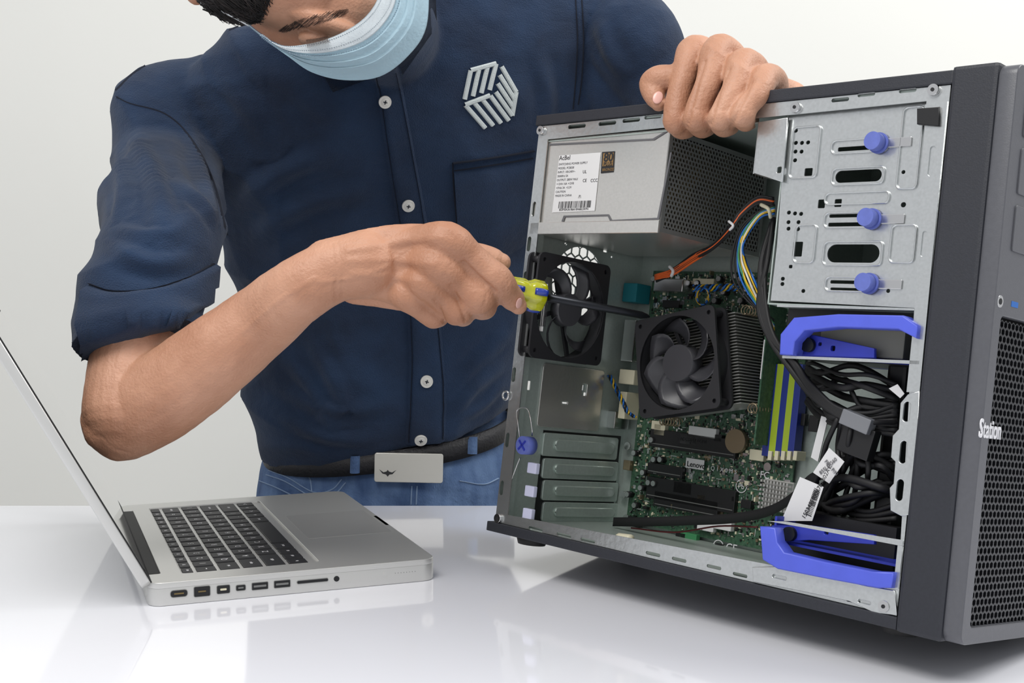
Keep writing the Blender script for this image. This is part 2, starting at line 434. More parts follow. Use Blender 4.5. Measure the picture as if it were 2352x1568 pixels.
M_clip=mat('clip_plastic',(196,198,222),.5)
for x,y in ((1228,1075),(1222,1128),(1217,1180)):
    u,v=S2(x,y,.006);box('slot_clip',(u-.006,.002,v-.005),(u+.006,.007,v+.005),M_clip,pc,.001)
u,v=S2(1213,1023,0)
kn=cylo('retaining_knob',(u,.004,v),(u,-.008,v),.0085,M_knob,pc)
bm=bmesh.new();
for a in (45,135): abox(bm,(-.006,-.0009,0),(.006,.0009,.0006),SD(-.008)@Matrix.Translation((u,v,0))@Matrix.Rotation(math.radians(a),4,'Z'))
addo('knob_cross',bm2me(bm,'knob_cross'),kn,M_blued)
cable('wire_spring',[Q(1195,1010,0),Q(1190,975,-.004),Q(1188,942,-.002),Q(1212,940,-.003),Q(1222,985,-.004),Q(1222,1000,0)],.0006,M_chrome,pc)
cable('wire_spring',[Q(1195,1050,0),Q(1183,1080,-.003),Q(1176,1100,0)],.0006,M_chrome,pc)
u,v=S2(1163,908,0)
bm=bmesh.new();tube(bm,[((u+.004*math.cos(k),-.001,v+.004*math.sin(k)),.001) for k in [i*math.pi/5 for i in range(11)]],seg=8,cap=False);addo('screw_eye',bm2me(bm,'screw_eye',True),pc,M_chrome)
# ---- power supply ----
pu1=S2(1541,300,.004)[0];pv0=S2(1520,532,.004)[1];pv1=S2(1540,296,.004)[1];pu0=S2(1252,320,.004)[0]-.004
ps=empty('power_supply');ps.parent=pc
bm=bmesh.new()
PD=.150
abox(bm,(pu0,.0035,pv0),(pu1,.0048,pv1))
abox(bm,(pu0,.0035,pv1-.0012),(pu1,PD,pv1));abox(bm,(pu0,.0035,pv0),(pu1,PD,pv0+.0012))
abox(bm,(pu0,PD-.001,pv0),(pu1,PD,pv1));abox(bm,(pu0,.0035,pv0),(pu0+.001,PD,pv1))
abox(bm,(pu0,.001,pv0-.0015),(pu1,.0036,pv0+.010),None,.0006)
addo('casing',bm2me(bm,'casing'),ps,M_psu)
seam=[zp(l,.003) for l in ([(1262,330),(1500,318),(1535,298),(1537,300),(1502,322),(1262,334)],[(1290,508),(1295,495),(1398,492),(1405,505),(1510,500),(1540,350),(1543,350),(1514,504),(1402,509),(1396,496),(1298,499),(1294,512)])]
for s in seam: plate('folded_seam',s,[],.0006,SD(.0033),M_ink2,ps)
box('inner_core',(pu0+.005,.012,pv0+.004),(pu1-.006,PD-.006,pv1-.004),M_core,ps)
hexgrid(.008,pv0+.004,PD-.004,pv1-.003,.0026,.0009,.001,FU(pu1-.001),'perforated_panel',M_perf,ps)
plate('panel_rim',[(.0035,pv0),(PD,pv0),(PD,pv1),(.0035,pv1)],[[(.008,pv0+.004),(PD-.004,pv0+.004),(PD-.004,pv1-.004),(.008,pv1-.004)]],.0012,FU(pu1-.001),M_perf,ps)
lb=plate('label',zp([(1285,357),(1380,350),(1366,484),(1268,488)],.003),[],.0002,SD(.0031),M_white,ps)
def T(s,x,y,size,d,m,par,**k):
    u,v=S2(x,y,d);return txt('lettering',s,size,SD(d)@Matrix.Translation((u,v,0)),m,par,**k)
T('AcBel',1284,368,.0062,.0028,M_ink,lb)
rows=[(1283,380,'SWITCHING POWER SUPPLY'),(1282,389,'MODEL: PCB038'),(1281,398,'INPUT: 100-240V~'),(1280,407,'50/60Hz 5A'),(1279,416,'OUTPUT: 280W MAX'),(1278,425,'+12VA 16A +12VB'),(1277,434,'+5Vsb 3A  +3.3V'),(1276,443,'CAUTION'),(1275,452,'MADE IN CHINA')]
for x,y,s in rows: T(s,x,y,.0029,.0028,M_ink2,lb)
T('8SSP50A36186A10H68LD07N',1284,484,.0030,.0028,M_ink,lb)
for x,y,s in ((1338,398,'UL'),(1338,418,'CE'),(1356,418,'CCC'),(1328,455,'/!\\')): T(s,x,y,.0042,.0028,M_ink,lb)
def barcode(x0,y0,x1,y1,d,par,n=26,M=None):
    bm=bmesh.new();a=S2(x0,y0,d);b=S2(x1,y1,d);w=(b[0]-a[0]);v0,v1=min(a[1],b[1]),max(a[1],b[1]);p=a[0]
    for i in range(n):
        k=w/n*random.choice((.3,.45,.7));abox(bm,(p,d-.0001,v0),(p+k,d,v1));p+=w/n
    return addo('barcode',bm2me(bm,'barcode'),par,M_ink)
barcode(1284,463,1358,476,.0028,lb,30)
bd=plate('efficiency_badge',zp([(1383,349),(1412,347),(1409,395),(1380,398)],.003),[],.0002,SD(.0031),M_ink,ps)
plate('badge_face',zp([(1386,352),(1410,350),(1408,380),(1384,382)],.003),[],.0001,SD(.0028),M_bronze,bd)
T('80',1386,371,.0115,.0026,M_ink,bd,bold=.0003);T('PLUS',1386,381,.0048,.0026,M_ink,bd,bold=.0001);T('BRONZE',1383,393,.0036,.0028,M_bronze,bd)
# ---- drive cage ----
DC=.006
dc=empty('drive_cage');dc.parent=pc
out=zp([(1812,264),(2168,222),(2118,708),(1770,690),(1785,560),(1795,420)],DC)
hl=[]
for x,y,w,h in ((1972,404,106,28),(1960,582,120,42)): hl.append(slot(x,y,w,h,DC))
for x,y,w,h in ((1975,340,100,10),(1955,515,105,9),(1955,648,96,8),(1955,495,100,8),(1952,664,90,6)): hl.append(slot(x,y,w,h,DC,r=.001))
for x,y,w,h in ((1857,395,18,18),(1887,468,16,20),(1925,466,16,18),(1832,572,22,34),(1816,612,8,8)): hl.append(slot(x,y,w,h,DC,r=.0008))
for x,y in ((1828,328),(1842,328),(1827,348),(1841,348),(1826,368),(1856,327),(1828,300),(1812,488),(1826,490),(1840,491),(1811,510),(1811,525),(1834,510),(1833,526),(1798,640),(1797,652),(2075,395),(2040,668),(1845,668)): hl.append(slot(x,y,9,9,DC))
for x,y,w,h in ((2140,380,16,60),(2128,470,10,70),(2130,575,14,60),(2075,470,12,12)): hl.append(slot(x,y,w,h,DC))
cg=plate('cage_panel',out,hl,.0012,SD(DC+.0012),M_steel,dc)
for x,y,w,h in ((1972,404,122,42),(1960,582,138,58),(1975,335,130,34),(1958,505,130,38),(1955,653,120,36),(2092,340,50,190),(2075,560,60,90),(1850,350,66,120),(1850,560,50,90),(1970,455,150,30),(2120,640,24,80)):
    o=slot(x,y,w,h,DC,r=.004);i=slot(x,y,w-7,h-7,DC,r=.0035);plate('embossed_rib',o,[i],.0012,SD(DC),M_steel,cg,.0004)
bm=bmesh.new()
cu=S2(1792,420,DC)[0];cv0=S2(1800,700,DC)[1]
abox(bm,(cu,DC,cv0),(cu+.0012,.15,H-.02));abox(bm,(cu,DC,cv0),(LC-.006,.15,cv0+.0012));abox(bm,(cu,DC+.13,cv0),(LC-.006,DC+.131,H-.02))
addo('cage_walls',bm2me(bm,'cage_walls'),dc,M_steel2)
plate('cage_bracket',zp([(1742,280),(1810,270),(1797,418),(1732,398)],.002),[slot(1790,390,10,14,.002,r=.001)],.0012,SD(.0032),M_steel,dc,.0004)
box('bracket_return',(S2(1734,340,.002)[0],.003,S2(1734,398,.002)[1]),(S2(1734,340,.002)[0]+.001,.03,S2(1742,282,.002)[1]),M_steel,dc)
for x,y in ((2012,328),(1996,502),(1990,650)):
    a=Q(x+10,y+2,DC)
    k=cylo('drive_knob',(a.x,DC,a.z),(a.x,-.006,a.z),.0068,M_knob,dc);cylo('knob_rim',(a.x,DC-.001,a.z),(a.x,DC-.0035,a.z),.0080,M_knob,k)
    box('slide_latch',(a.x-.004,DC-.0016,a.z-.0035),(a.x+.026,DC-.0002,a.z+.0035),M_chrome,k,.0005)
plate('frame_stile',zp([(2125,240),(2176,232),(2112,900),(2082,900),(2112,600)],.0),[slot(2140,370,14,70,0),slot(2122,560,12,60,0)],.001,SD(.001),M_steel,pc)
o=zp([(2085,905),(2112,898),(2098,1180),(2070,1185),(2045,1172),(2043,1120),(2052,1110),(2056,1060),(2046,1050),(2050,1000),(2064,985),(2068,925)],-.001)
plate('slotted_stile',o,[slot(2082,945,16,46,-.001),slot(2074,1038,16,52,-.001),slot(2066,1125,16,50,-.001)],.0014,SD(.0008),M_steel,pc,.0004)
plate('lower_bracket',zp([(1728,1302),(1800,1300),(1990,1345),(2055,1356),(2060,1412),(2010,1408),(1950,1380),(1830,1355),(1730,1336)],-.001),[slot(1790,1325,34,8,-.001),slot(1985,1382,30,8,-.001)],.0014,SD(.0006),M_steel,pc,.0004)
for x,y in ((2145,207),(1828,247),(2032,1392),(1243,300),(1145,1190)):
    p=Q(x,y,0);s=cylo('screw',(p.x,.002,p.z),(p.x,-.0022,p.z),.0042,M_chrome,pc);cylo('screw_socket',(p.x,-.002,p.z),(p.x,-.0026,p.z),.0014,M_dark,s)
plate('latch',zp([(2108,250),(2160,246),(2158,290),(2108,286)],-.001),[],.003,SD(.001),M_black,pc,.0005)
# ---- blue drive trays ----
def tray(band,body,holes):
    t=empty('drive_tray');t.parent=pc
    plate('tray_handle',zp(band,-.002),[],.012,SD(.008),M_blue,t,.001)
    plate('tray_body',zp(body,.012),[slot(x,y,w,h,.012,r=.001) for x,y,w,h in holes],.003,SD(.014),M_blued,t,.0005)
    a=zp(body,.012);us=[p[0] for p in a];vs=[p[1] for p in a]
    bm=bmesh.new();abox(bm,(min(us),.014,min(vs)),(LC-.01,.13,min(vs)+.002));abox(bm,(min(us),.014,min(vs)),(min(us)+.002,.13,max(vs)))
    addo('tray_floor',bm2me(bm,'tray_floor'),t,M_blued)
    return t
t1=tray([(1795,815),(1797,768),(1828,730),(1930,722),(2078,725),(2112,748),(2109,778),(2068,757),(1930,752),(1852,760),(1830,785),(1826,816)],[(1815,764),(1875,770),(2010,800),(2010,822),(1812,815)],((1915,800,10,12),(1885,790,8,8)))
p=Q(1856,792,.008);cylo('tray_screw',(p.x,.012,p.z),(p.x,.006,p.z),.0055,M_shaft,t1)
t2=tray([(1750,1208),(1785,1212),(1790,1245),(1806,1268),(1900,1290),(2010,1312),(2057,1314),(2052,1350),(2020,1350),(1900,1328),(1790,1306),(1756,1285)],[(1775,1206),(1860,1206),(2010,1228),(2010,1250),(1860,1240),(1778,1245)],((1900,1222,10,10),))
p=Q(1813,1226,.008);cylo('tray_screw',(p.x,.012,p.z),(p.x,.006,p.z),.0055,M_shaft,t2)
plate('bay_edge',zp([(1783,699),(2117,708),(2117,713),(1783,704)],0),[],.001,SD(.002),M_steel,pc)
plate('bay_edge',zp([(1795,816),(2110,828),(2109,836),(1795,822)],-.001),[],.001,SD(.001),M_steel,pc)
plate('bay_edge',zp([(1760,1196),(1800,1197),(2072,1240),(2072,1254),(1850,1212)],-.001),[],.001,SD(.001),M_steel,pc)
plate('bay_edge',zp([(2060,1252),(2072,1252),(2062,1352),(2050,1352)],-.001),[],.001,SD(.001),M_steel,pc)
def qb(name,x0,y0,x1,y1,d0,d1,m,par,bev=0):
    a=S2(x0,y1,d0);b=S2(x1,y0,d0);return box(name,(a[0],d0,a[1]),(b[0],d1,b[1]),m,par,bev)
qb('bay_housing',1800,706,2110,818,.03,.10,M_black,pc)
qb('hard_drive',1880,760,2080,812,.02,.10,mat('drive_label',(120,120,112),.5,metal=.4),pc,.001)
qb('bay_housing',1790,1212,2060,1330,.04,.11,M_black,pc)
qb('front_dark_fill',2000,830,2085,1210,.06,.15,M_black,pc,.003)  # added black box filling in the dark region behind the front cables
# ---- motherboard ----
mb=empty('motherboard');mb.parent=pc
a=S2(1428,1292,DM);b=S2(1870,628,DM)
mu0,mv0,mu1,mv1=a[0],max(a[1],.014),b[0],b[1]
box('circuit_board',(mu0,DM,mv0),(mu1,DM+.0018,mv1),M_pcb,mb)
bm=bmesh.new()
for i in range(4400):
    u=random.uniform(mu0+.003,mu1-.003);v=random.uniform(mv0+.003,mv1-.003)
    w=random.choice((.0007,.001,.0016,.0026));h=random.choice((.0007,.001,.0016,.0026));z=random.uniform(.0004,.0016)
    if i%14==0: w*=2.2;h*=2.4
    if i%90==0: w*=1.6;h*=1.6;z=.006
    abox(bm,(u,DM-z,v),(u+w,DM,v+h),mi=random.choice((0,0,1,2,2,3)))
o=addo('circuit_component',bm2me(bm,'circuit_component'),mb,[M_black,M_conn,M_chrome,M_bat]);o['kind']='stuff'
bm=bmesh.new()
for i in range(220):
    u=random.uniform(mu0+.01,mu1-.03);v=random.uniform(mv0+.01,mv1-.01);l=random.uniform(.003,.012)
    if i%2: abox(bm,(u,DM-.0003,v),(u+l,DM,v+.0004))
    else: abox(bm,(u,DM-.0003,v),(u+.0004,DM,v+l))
o=addo('silkscreen_trace',bm2me(bm,'silkscreen_trace'),mb,M_leg_white);o['kind']='stuff'
for x,y in ((1475,740),(1500,640),(1475,1085),(1500,1110),(1488,1108),(1470,1120),(1640,690),(1650,640),(1600,650),(1580,660),(1500,1055),(1515,1055),(1725,660),(1735,680),(1838,858),(1855,858),(1838,880),(1854,880),(1665,718),(1655,735),(1440,1135),(1495,1010),(1700,640),(1680,660),(1700,690),(1660,670),(1455,1040),(1456,1160)):
    bm=bmesh.new();p=Q(x,y,DM-.008);cyl(bm,(p.x,DM,p.z),(p.x,DM-.008,p.z),.0032,n=14)
    cyl(bm,(p.x,DM-.0078,p.z),(p.x,DM-.0085,p.z),.0027,n=14,mi=1)
    addo('capacitor',bm2me(bm,'capacitor'),mb,[M_black,M_chrome])
for q in ((1490,1010,1692,1024),(1485,1074,1568,1086),(1482,1128,1690,1142),(1500,1152,1650,1160)):
    s=qb('expansion_slot',*q,DM-.006,DM,M_black,mb,.0006);a=S2(q[0]+4,(q[1]+q[3])/2,DM-.006);b=S2(q[2]-4,(q[1]+q[3])/2,DM-.006)
    box('slot_groove',(a[0],DM-.0063,a[1]-.0004),(b[0],DM-.0055,a[1]+.0004),M_perf,s)
for x0,m in ((1764,M_ramb),(1779,M_ramy),(1794,M_ramb),(1808,M_ramy),(1822,M_ramb)):
    s=qb('memory_slot',x0,835,x0+7,1048,DM-.012,DM,m,mb,.0005);qb('slot_latch',x0-2,1036,x0+9,1056,DM-.015,DM,M_conn,s,.0006)
qb('memory_module',1730,700,1768,1020,DM-.032,DM-.004,M_pcb,mb)
qb('memory_sticker',1745,780,1757,870,DM-.0325,DM-.0318,M_white,mb)
p=Q(1693,1013,DM-.004);bt=cylo('coin_battery',(p.x,DM,p.z),(p.x,DM-.0075,p.z),.0115,M_bat,mb)
bm=bmesh.new()
a=S2(1738,1168,DM-.012);b=S2(1812,1108,DM-.012)
abox(bm,(a[0],DM-.004,a[1]),(b[0],DM,b[1]))
for i in range(9):
    for j in range(7):
        u=a[0]+(b[0]-a[0])*(i+.25)/9;v=a[1]+(b[1]-a[1])*(j+.25)/7;abox(bm,(u,DM-.012,v),(u+(b[0]-a[0])/18,DM-.004,v+(b[1]-a[1])/14))
addo('chip_heatsink',bm2me(bm,'chip_heatsink'),mb,M_alu)
for x0,y0,x1,y1,m in ((1428,650,1464,692,M_teal),(1424,735,1462,828,M_chrome),(1420,850,1458,880,M_conn),(1418,900,1440,960,M_conn),(1380,945,1415,980,M_chrome),(1500,640,1570,668,M_chrome)):
    qb('rear_connector',x0,y0,x1,y1,DM-.022,DM,m,mb,.001)
for x0,y0,x1,y1,m in ((1500,975,1528,998,M_conn),(1495,968,1520,985,M_conn),(1430,1058,1448,1078,M_bat),(1720,1035,1755,1055,M_conn),(1660,735,1720,750,M_alu),(1720,655,1740,690,M_black),(1825,950,1850,975,M_black),(1855,955,1880,990,M_black),(1545,1110,1590,1130,M_black),(1600,1195,1640,1215,M_white),(1560,1000,1600,1018,M_white),(1580,985,1645,1000,M_white),(1635,1200,1680,1212,M_white),(1550,1225,1575,1240,M_black),(1640,1250,1655,1262,M_black),(1440,1190,1470,1204,M_black),(1560,1228,1600,1240,M_grn),(1700,1150,1725,1165,M_black),(1520,690,1560,705,M_black),(1590,640,1640,652,M_conn)):
    qb('board_part',x0,y0,x1,y1,DM-.006,DM,m,mb,.0006)
qb('board_sticker',1574,1057,1618,1073,DM-.0045,DM-.004,M_white,mb)
T('Lenovo',1577,1070,.0076,DM-.0047,M_ink,mb,bold=.0001);T('I Q 1 X 0 M S',1626,1078,.0060,DM-.002,M_leg_white,mb)
T('ADCDIATTC7SE',1562,1010,.0045,DM-.0066,M_ink,mb);T('Pb',1695,1121,.007,DM-.002,M_leg_white,mb);T('FC',1745,1096,.009,DM-.002,M_leg_white,mb)
T('CE',1666,1264,.011,DM-.002,M_leg_white,mb);T('10',1644,1260,.0065,DM-.002,M_leg_white,mb)
for x,y,r in ((1650,1254,.0062),(1703,1116,.0065)):
    u,v=S2(x,y,DM-.001);plate('printed_ring',circ(u,v,r),[circ(u,v,r-.0008)],.0003,SD(DM-.001),M_leg_white,mb)
barcode(1560,1011,1598,1017,DM-.0066,mb,20)
for x,y in ((1443,1024),(1432,1136),(1765,1072),(1440,1190)):
    p=Q(x,y,DM);cylo('board_screw',(p.x,DM,p.z),(p.x,DM-.002,p.z),.004,M_chrome,mb)
# ---- fans ----
def fan(name,M,size,thk,nb,par,hubf=.22,ws=1.0,ph=.3):
    f=empty(name);f.parent=par;f.matrix_local=M
    h=size/2
    bm=bmesh.new()
    me1=platemesh([rr(0,0,size,size,size*.07)],[circ(0,0,h*.93,40)]+[circ(sx*h*.86,sy*h*.86,.0022,10) for sx in(-1,1) for sy in (-1,1)],.0025,Matrix.Translation((0,0,-.0025)),'a')
    me2=platemesh([rr(0,0,size,size,size*.07)],[circ(0,0,h*.93,40)],.0025,Matrix.Translation((0,0,-thk)),'b')
    me3=platemesh([circ(0,0,h*.97,40)],[circ(0,0,h*.93,40)],thk-.002,Matrix.Translation((0,0,-thk+.001)),'c')
    for a in (20,110,200,290): abox(bm,(h*.15,-.002,-thk),(h*.95,.002,-thk+.003),Matrix.Rotation(math.radians(a),4,'Z'))
    for sx in(-1,1):
        for sy in (-1,1): cyl(bm,(sx*h*.86,sy*h*.86,-.003),(sx*h*.86,sy*h*.86,-thk),.0035,n=12)
    me4=bpy.data.meshes.new('d');bm.to_mesh(me4);bm.free()
    addo('fan_frame',joinme([(me1,0),(me2,0),(me3,0),(me4,0)],'fan_frame'),f,M_blackm)
    bm=bmesh.new();cyl(bm,(0,0,-thk+.004),(0,0,-.0015),h*hubf*1.75,h*hubf*1.65,32)
    r0=h*hubf*1.6;r1=h*.89
    for i in range(nb):
        a0=2*math.pi*i/nb+ph;G=[]
        for j in range(7):
            t=j/6;r=r0+(r1-r0)*t;sw=a0+.55*t*t+.1*t;wd=(.62+.18*t)*ws
            G.append([(r*math.cos(sw+wd*(k/5-.5)),r*math.sin(sw+wd*(k/5-.5)),-.003-(thk-.008)*(k/5)-.001*math.sin(k/5*3.14)) for k in range(6)])
        V=[[bm.verts.new(p) for p in g] for g in G];V2=[[bm.verts.new((p[0],p[1],p[2]-.0012)) for p in g] for g in G]
        for j in range(6):
            for k in range(5):
                bm.faces.new((V[j][k],V[j][k+1],V[j+1][k+1],V[j+1][k])).smooth=True
                bm.faces.new((V2[j][k],V2[j+1][k],V2[j+1][k+1],V2[j][k+1])).smooth=True
        for j in range(6):
            for k in(0,5): bm.faces.new((V[j][k],V[j+1][k],V2[j+1][k],V2[j][k]))
        for k in range(5): bm.faces.new((V[6][k],V[6][k+1],V2[6][k+1],V2[6][k]))
    addo('fan_rotor',bm2me(bm,'fan_rotor'),f,M_blade)
    return f
p=Q(1553,833,DM-.07)
cf=fan('cooler_fan',SD(DM-.075)@Matrix.Translation((p.x+.004,p.z,0))@Matrix.Rotation(math.radians(12),4,'Z'),.095,.02,7,pc)
bm=bmesh.new()
Mh=SD(0)@Matrix.Translation((p.x+.006,p.z,0))@Matrix.Rotation(math.radians(12),4,'Z')
for i in range(30):
    y=-.042+.084*i/29;abox(bm,(-.050,y,-(DM-.008)),(.050,y+.0007,-(DM-.050)),Mh)
abox(bm,(-.03,-.03,-(DM-.002)),(.03,.03,-(DM-.010)),Mh)
addo('heatsink',bm2me(bm,'heatsink'),pc,M_alu)
for sx,sy in ((1,1),(1,-1),(-1,-1),(-1,1)):
    c=Mh@Vector((sx*.052,sy*.046,0));n=[]
    for k in range(50): a=k*.75;n.append(Vector((c.x+.0045*math.cos(a),DM-.012-.026*k/49,c.z+.0045*math.sin(a))))
    cable('spring_screw',n,.0007,M_bat,pc,sub=1,seg=6)
fz=R2(1312,712,.03)
fan('rear_fan',fr((0,1,0),(0,0,1),(1,0,0),(.030,fz[0],fz[1])),.100,.016,6,pc,.19,.52,.62)
qb('fan_sticker',1238,652,1258,760,.010,.0105,M_white,pc)
barcode(1240,690,1254,750,.0098,pc,10)
# ---- cables ----
CB=empty('wiring_harness');CB.parent=pc
def cb(name,pts,r,m,**k): return cable(name,[Q(*p) for p in pts],r,m,CB,**k)
for i in range(5):
    o=i*4
    cb('power_cable',[(1778,455+o,.06),(1740,452+o,.055),(1700,485+o,.05),(1680,515+o,.05),(1640,560+o*.6,.07),(1590,585+o,.09),(1545,618+o*.7,.11),(1508,632+o*.9,.12)],.0011,[M_black,M_cable,M_orange,M_cable,M_cable][i])
for i in range(4): cb('power_cable',[(1622,570+i*4,.078),(1590,590+i*4,.09),(1545,619+i*4,.11),(1505,632+i*3,.12)],.0012,M_orange)
cb('cable_tie',[(1674,508,.048),(1684,518,.046),(1676,528,.048)],.0012,M_white);cb('cable_tie',[(1538,612,.108),(1546,622,.106),(1542,634,.108)],.0016,M_white);cb('cable_tie',[(1748,470,.05),(1765,480,.045),(1770,500,.05)],.0016,M_conn)
for i,m in enumerate((M_cable,M_cable,M_grn,M_bluw,M_wht,M_yel,M_yel,M_cable,M_bluw)):
    o=i*5;j=random.uniform(-9,9)
    cb('power_cable',[(1780,470+o*.5,.06),(1745,485+o*.4,.055),(1708+j*.5,520+o,.05),(1686+i*3.5+j*.4,580+o*.5,.05+i*.001),(1692+i*5+j,640,.052),(1722+i*4+j*.6,690,.06),(1778,735+o*.8,.07)],.00095,m)
for k,m in ((0,M_yel),(1.6,M_bluw),(3.1,M_cable),(4.6,M_bluw)):
    cb('twisted_fan_cable',[(1592+i*4.5,662+7*math.sin(i*.9+k)-i*.1,.12+.003*math.cos(i*.9+k)) for i in range(24)],.0009,m,sub=3,seg=6)
    cb('twisted_fan_cable',[(1612+14*math.cos(i*.6+k*.3)+i*.2,680+20*math.sin(i*.6+k*.3),.118+.002*math.cos(i+k)) for i in range(20)],.0009,m,sub=3,seg=6)
    cb('twisted_fan_cable',[(1400+(i*2.6 if i<14 else 36+(i-14)*2.4)+4*math.sin(i*.9+k),862+i*5.2-max(0,i-16)*3.4,.135+.003*math.cos(i*.9+k)) for i in range(24)],.0009,m,sub=3,seg=6)
for i in range(7):
    o=i*6;q=random.uniform(-8,8)
    cb('power_cable',[(1775+q*.3,500+o,.06),(1755+q,600+o*.4,.05),(1742+o*.5,700,.045),(1765+o*.4,775,.04),(1812+o*.5,838+q,.035),(1860+o*.4,905-o*.3,.035),(1925,955-o*.5,.035),(1990+q,985-o,.04),(2062,1000-o*2,.05)],.0021,M_cable)
R_=lambda a:random.uniform(-a,a)
for i in range(12):
    cb('power_cable',[(2062,890+i*8+R_(8),.05),(1990+R_(24),862+i*10+R_(28),.045+R_(.014)),(1930+R_(24),850+i*11+R_(30),.05+R_(.014)),(1885+R_(14),842+i*10+R_(22),.06),(1855,835+i*8,.09)],random.choice((.0018,.0024,.0030)),M_cable)
for i in range(14):
    cb('data_cable',[(2055,1040+i*9+R_(16),.06),(1995+R_(28),1030+i*8+R_(30),.05+R_(.014)),(1935+R_(30),1050+i*8+R_(30),.05+R_(.014)),(1890+R_(20),1105+i*6+R_(24),.07),(1880+R_(12),1165+i*4,.1)],random.choice((.0018,.0024,.0032)),M_cable)
for i in range(8):
    cb('power_cable',[(1925+i*9,960,.035),(1905+i*12+R_(12),1020,.042+R_(.01)),(1900+i*14+R_(18),1080,.05+R_(.01)),(1870+i*17+R_(14),1150,.06),(1880+i*15,1195,.08)],.0022,M_cable)
for i in range(3): cb('loose_cable',[(2060,1190-i*16,.05),(1990,1195-i*10,.05),(1930,1188-i*20,.06),(1890,1150-i*20,.07)],.0022,M_cable)
bm=bmesh.new()
fl=crv([Q(*p) for p in ((1408,1198,.12),(1480,1198,.115),(1580,1195,.11),(1680,1190,.10),(1760,1175,.09),(1815,1145,.075),(1860,1100,.06),(1920,1080,.05))],6)
V=[]
for p in fl: V.append((bm.verts.new(p+Vector((0,0,.0045))),bm.verts.new(p-Vector((0,0,.0045))),bm.verts.new(p+Vector((0,.0015,-.0045))),bm.verts.new(p+Vector((0,.0015,.0045)))))
for A,B in zip(V,V[1:]):
    for k in range(4): bm.faces.new((A[k],A[(k+1)%4],B[(k+1)%4],B[k]))
addo('ribbon_cable',bm2me(bm,'ribbon_cable',True),CB,M_cable)
cb('thin_wire',[(1450,1212,.12),(1550,1222,.12),(1650,1208,.11),(1740,1210,.1)],.0008,M_red)
tg=plate('barcode_tag',zp([(1838,1095),(1892,1118),(1866,1196),(1795,1196)],.024),[],.0004,SD(.024),M_white,CB)
bm=bmesh.new()
for i in range(18):
    a=Q(1868-i*1.2+2,1120+i*3.4,.0232);b_=Q(1884-i*1.2,1126+i*3.4,.0232);w=Vector((0,0,random.choice((.0004,.0008))))
    bm.faces.new([bm.verts.new(v) for v in (a,b_,b_-w,a-w)])
addo('barcode',bm2me(bm,'barcode'),tg,M_ink)
a=S2(1848,1192,.0232);txt('lettering','15034550001789B02A1',.0048,SD(.0232)@Matrix.Translation((a[0],a[1],0))@Matrix.Rotation(math.radians(66),4,'Z'),M_ink,tg)
tg2=plate('barcode_tag',zp([(1905,1028),(1940,1060),(1905,1110),(1868,1085)],.03),[],.0004,SD(.03),M_white,CB)
a=S2(1885,1090,.029);txt('lettering','85SLDG60',.0042,SD(.029)@Matrix.Translation((a[0],a[1],0))@Matrix.Rotation(math.radians(45),4,'Z'),M_ink2,tg2)
a=S2(1893,1060,.029);txt('lettering','FRU P/N',.0042,SD(.029)@Matrix.Translation((a[0],a[1],0))@Matrix.Rotation(math.radians(-40),4,'Z'),M_ink2,tg2)
plate('white_tape',zp([(1888,955),(1903,960),(1880,1060),(1864,1050)],.05),[],.001,SD(.05),M_white,CB)
bm=bmesh.new();Mx=SD(.03)@Matrix.Translation((*S2(1966,968,.03),0))@Matrix.Rotation(math.radians(-15),4,'Z');abox(bm,(-.013,-.006,-.008),(.013,.006,.002),Mx,.001)
addo('cable_connector',bm2me(bm,'cable_connector'),CB,mat('grey_connector',(120,122,126),.4))
bm=bmesh.new();Mx=SD(.035)@Matrix.Translation((*S2(1968,1012,.035),0))@Matrix.Rotation(math.radians(-12),4,'Z');abox(bm,(-.014,-.012,-.008),(.014,.012,.002),Mx,.001)
addo('cable_connector',bm2me(bm,'cable_connector'),CB,M_black)
plate('barcode_tag',zp([(2042,892),(2062,882),(2078,904),(2068,914)],.02),[],.0004,SD(.02),M_white,CB)
cb('pull_tab',[(1420,1236,.05),(1450,1240,.05)],.005,M_conn)
# ======================= LAPTOP =======================
ca,sa=math.cos(LP[2]),math.sin(LP[2]);s=LP[3]
ML=Matrix.Translation((LP[0],LP[1],.7502))@Matrix.Rotation(LP[2],4,'Z')@Matrix.Scale(s,4)
lt=empty('laptop',ML);top(lt,'open silver aluminium laptop with black keys on the white table','laptop')
MLi=ML.inverted();cl2=MLi@CAM
def lp(x,y,ax,val):
    d=MLi.to_3x3()@ray(x,y);return cl2+d*((val-cl2[ax])/d[ax])
AW,BW=.227,.325
kx0,kx1,ky0,ky1=.0275,.1355,.0245,.3005
m1=platemesh([rr(AW/2,BW/2,AW,BW,.011,6)],[],.0125,Matrix.Translation((0,0,.001)),'a',.0012)
m2=platemesh([rr(AW/2,BW/2,AW,BW,.011,6)],[rr((kx0+kx1)/2,(ky0+ky1)/2,kx1-kx0,ky1-ky0,.003),rr(.0065,BW/2,.011,BW-.06,.002)],.0042,Matrix.Translation((0,0,.0133)),'b',.0004)
addo('body',joinme([(m1,0),(m2,0)],'body'),lt,M_alu)
for x in (.02,.205):
    for y in (.03,.295): cylo('rubber_foot',(x,y,.0012),(x,y,-.0001),.007,M_rub,lt)
kb=box('keyboard',(kx0-.001,ky0-.001,.0131),(kx1+.001,ky1+.001,.0163),M_alu,lt)
box('hinge_cover',(.0012,.031,.012),(.012,BW-.031,.0178),M_rub,lt,.0015)
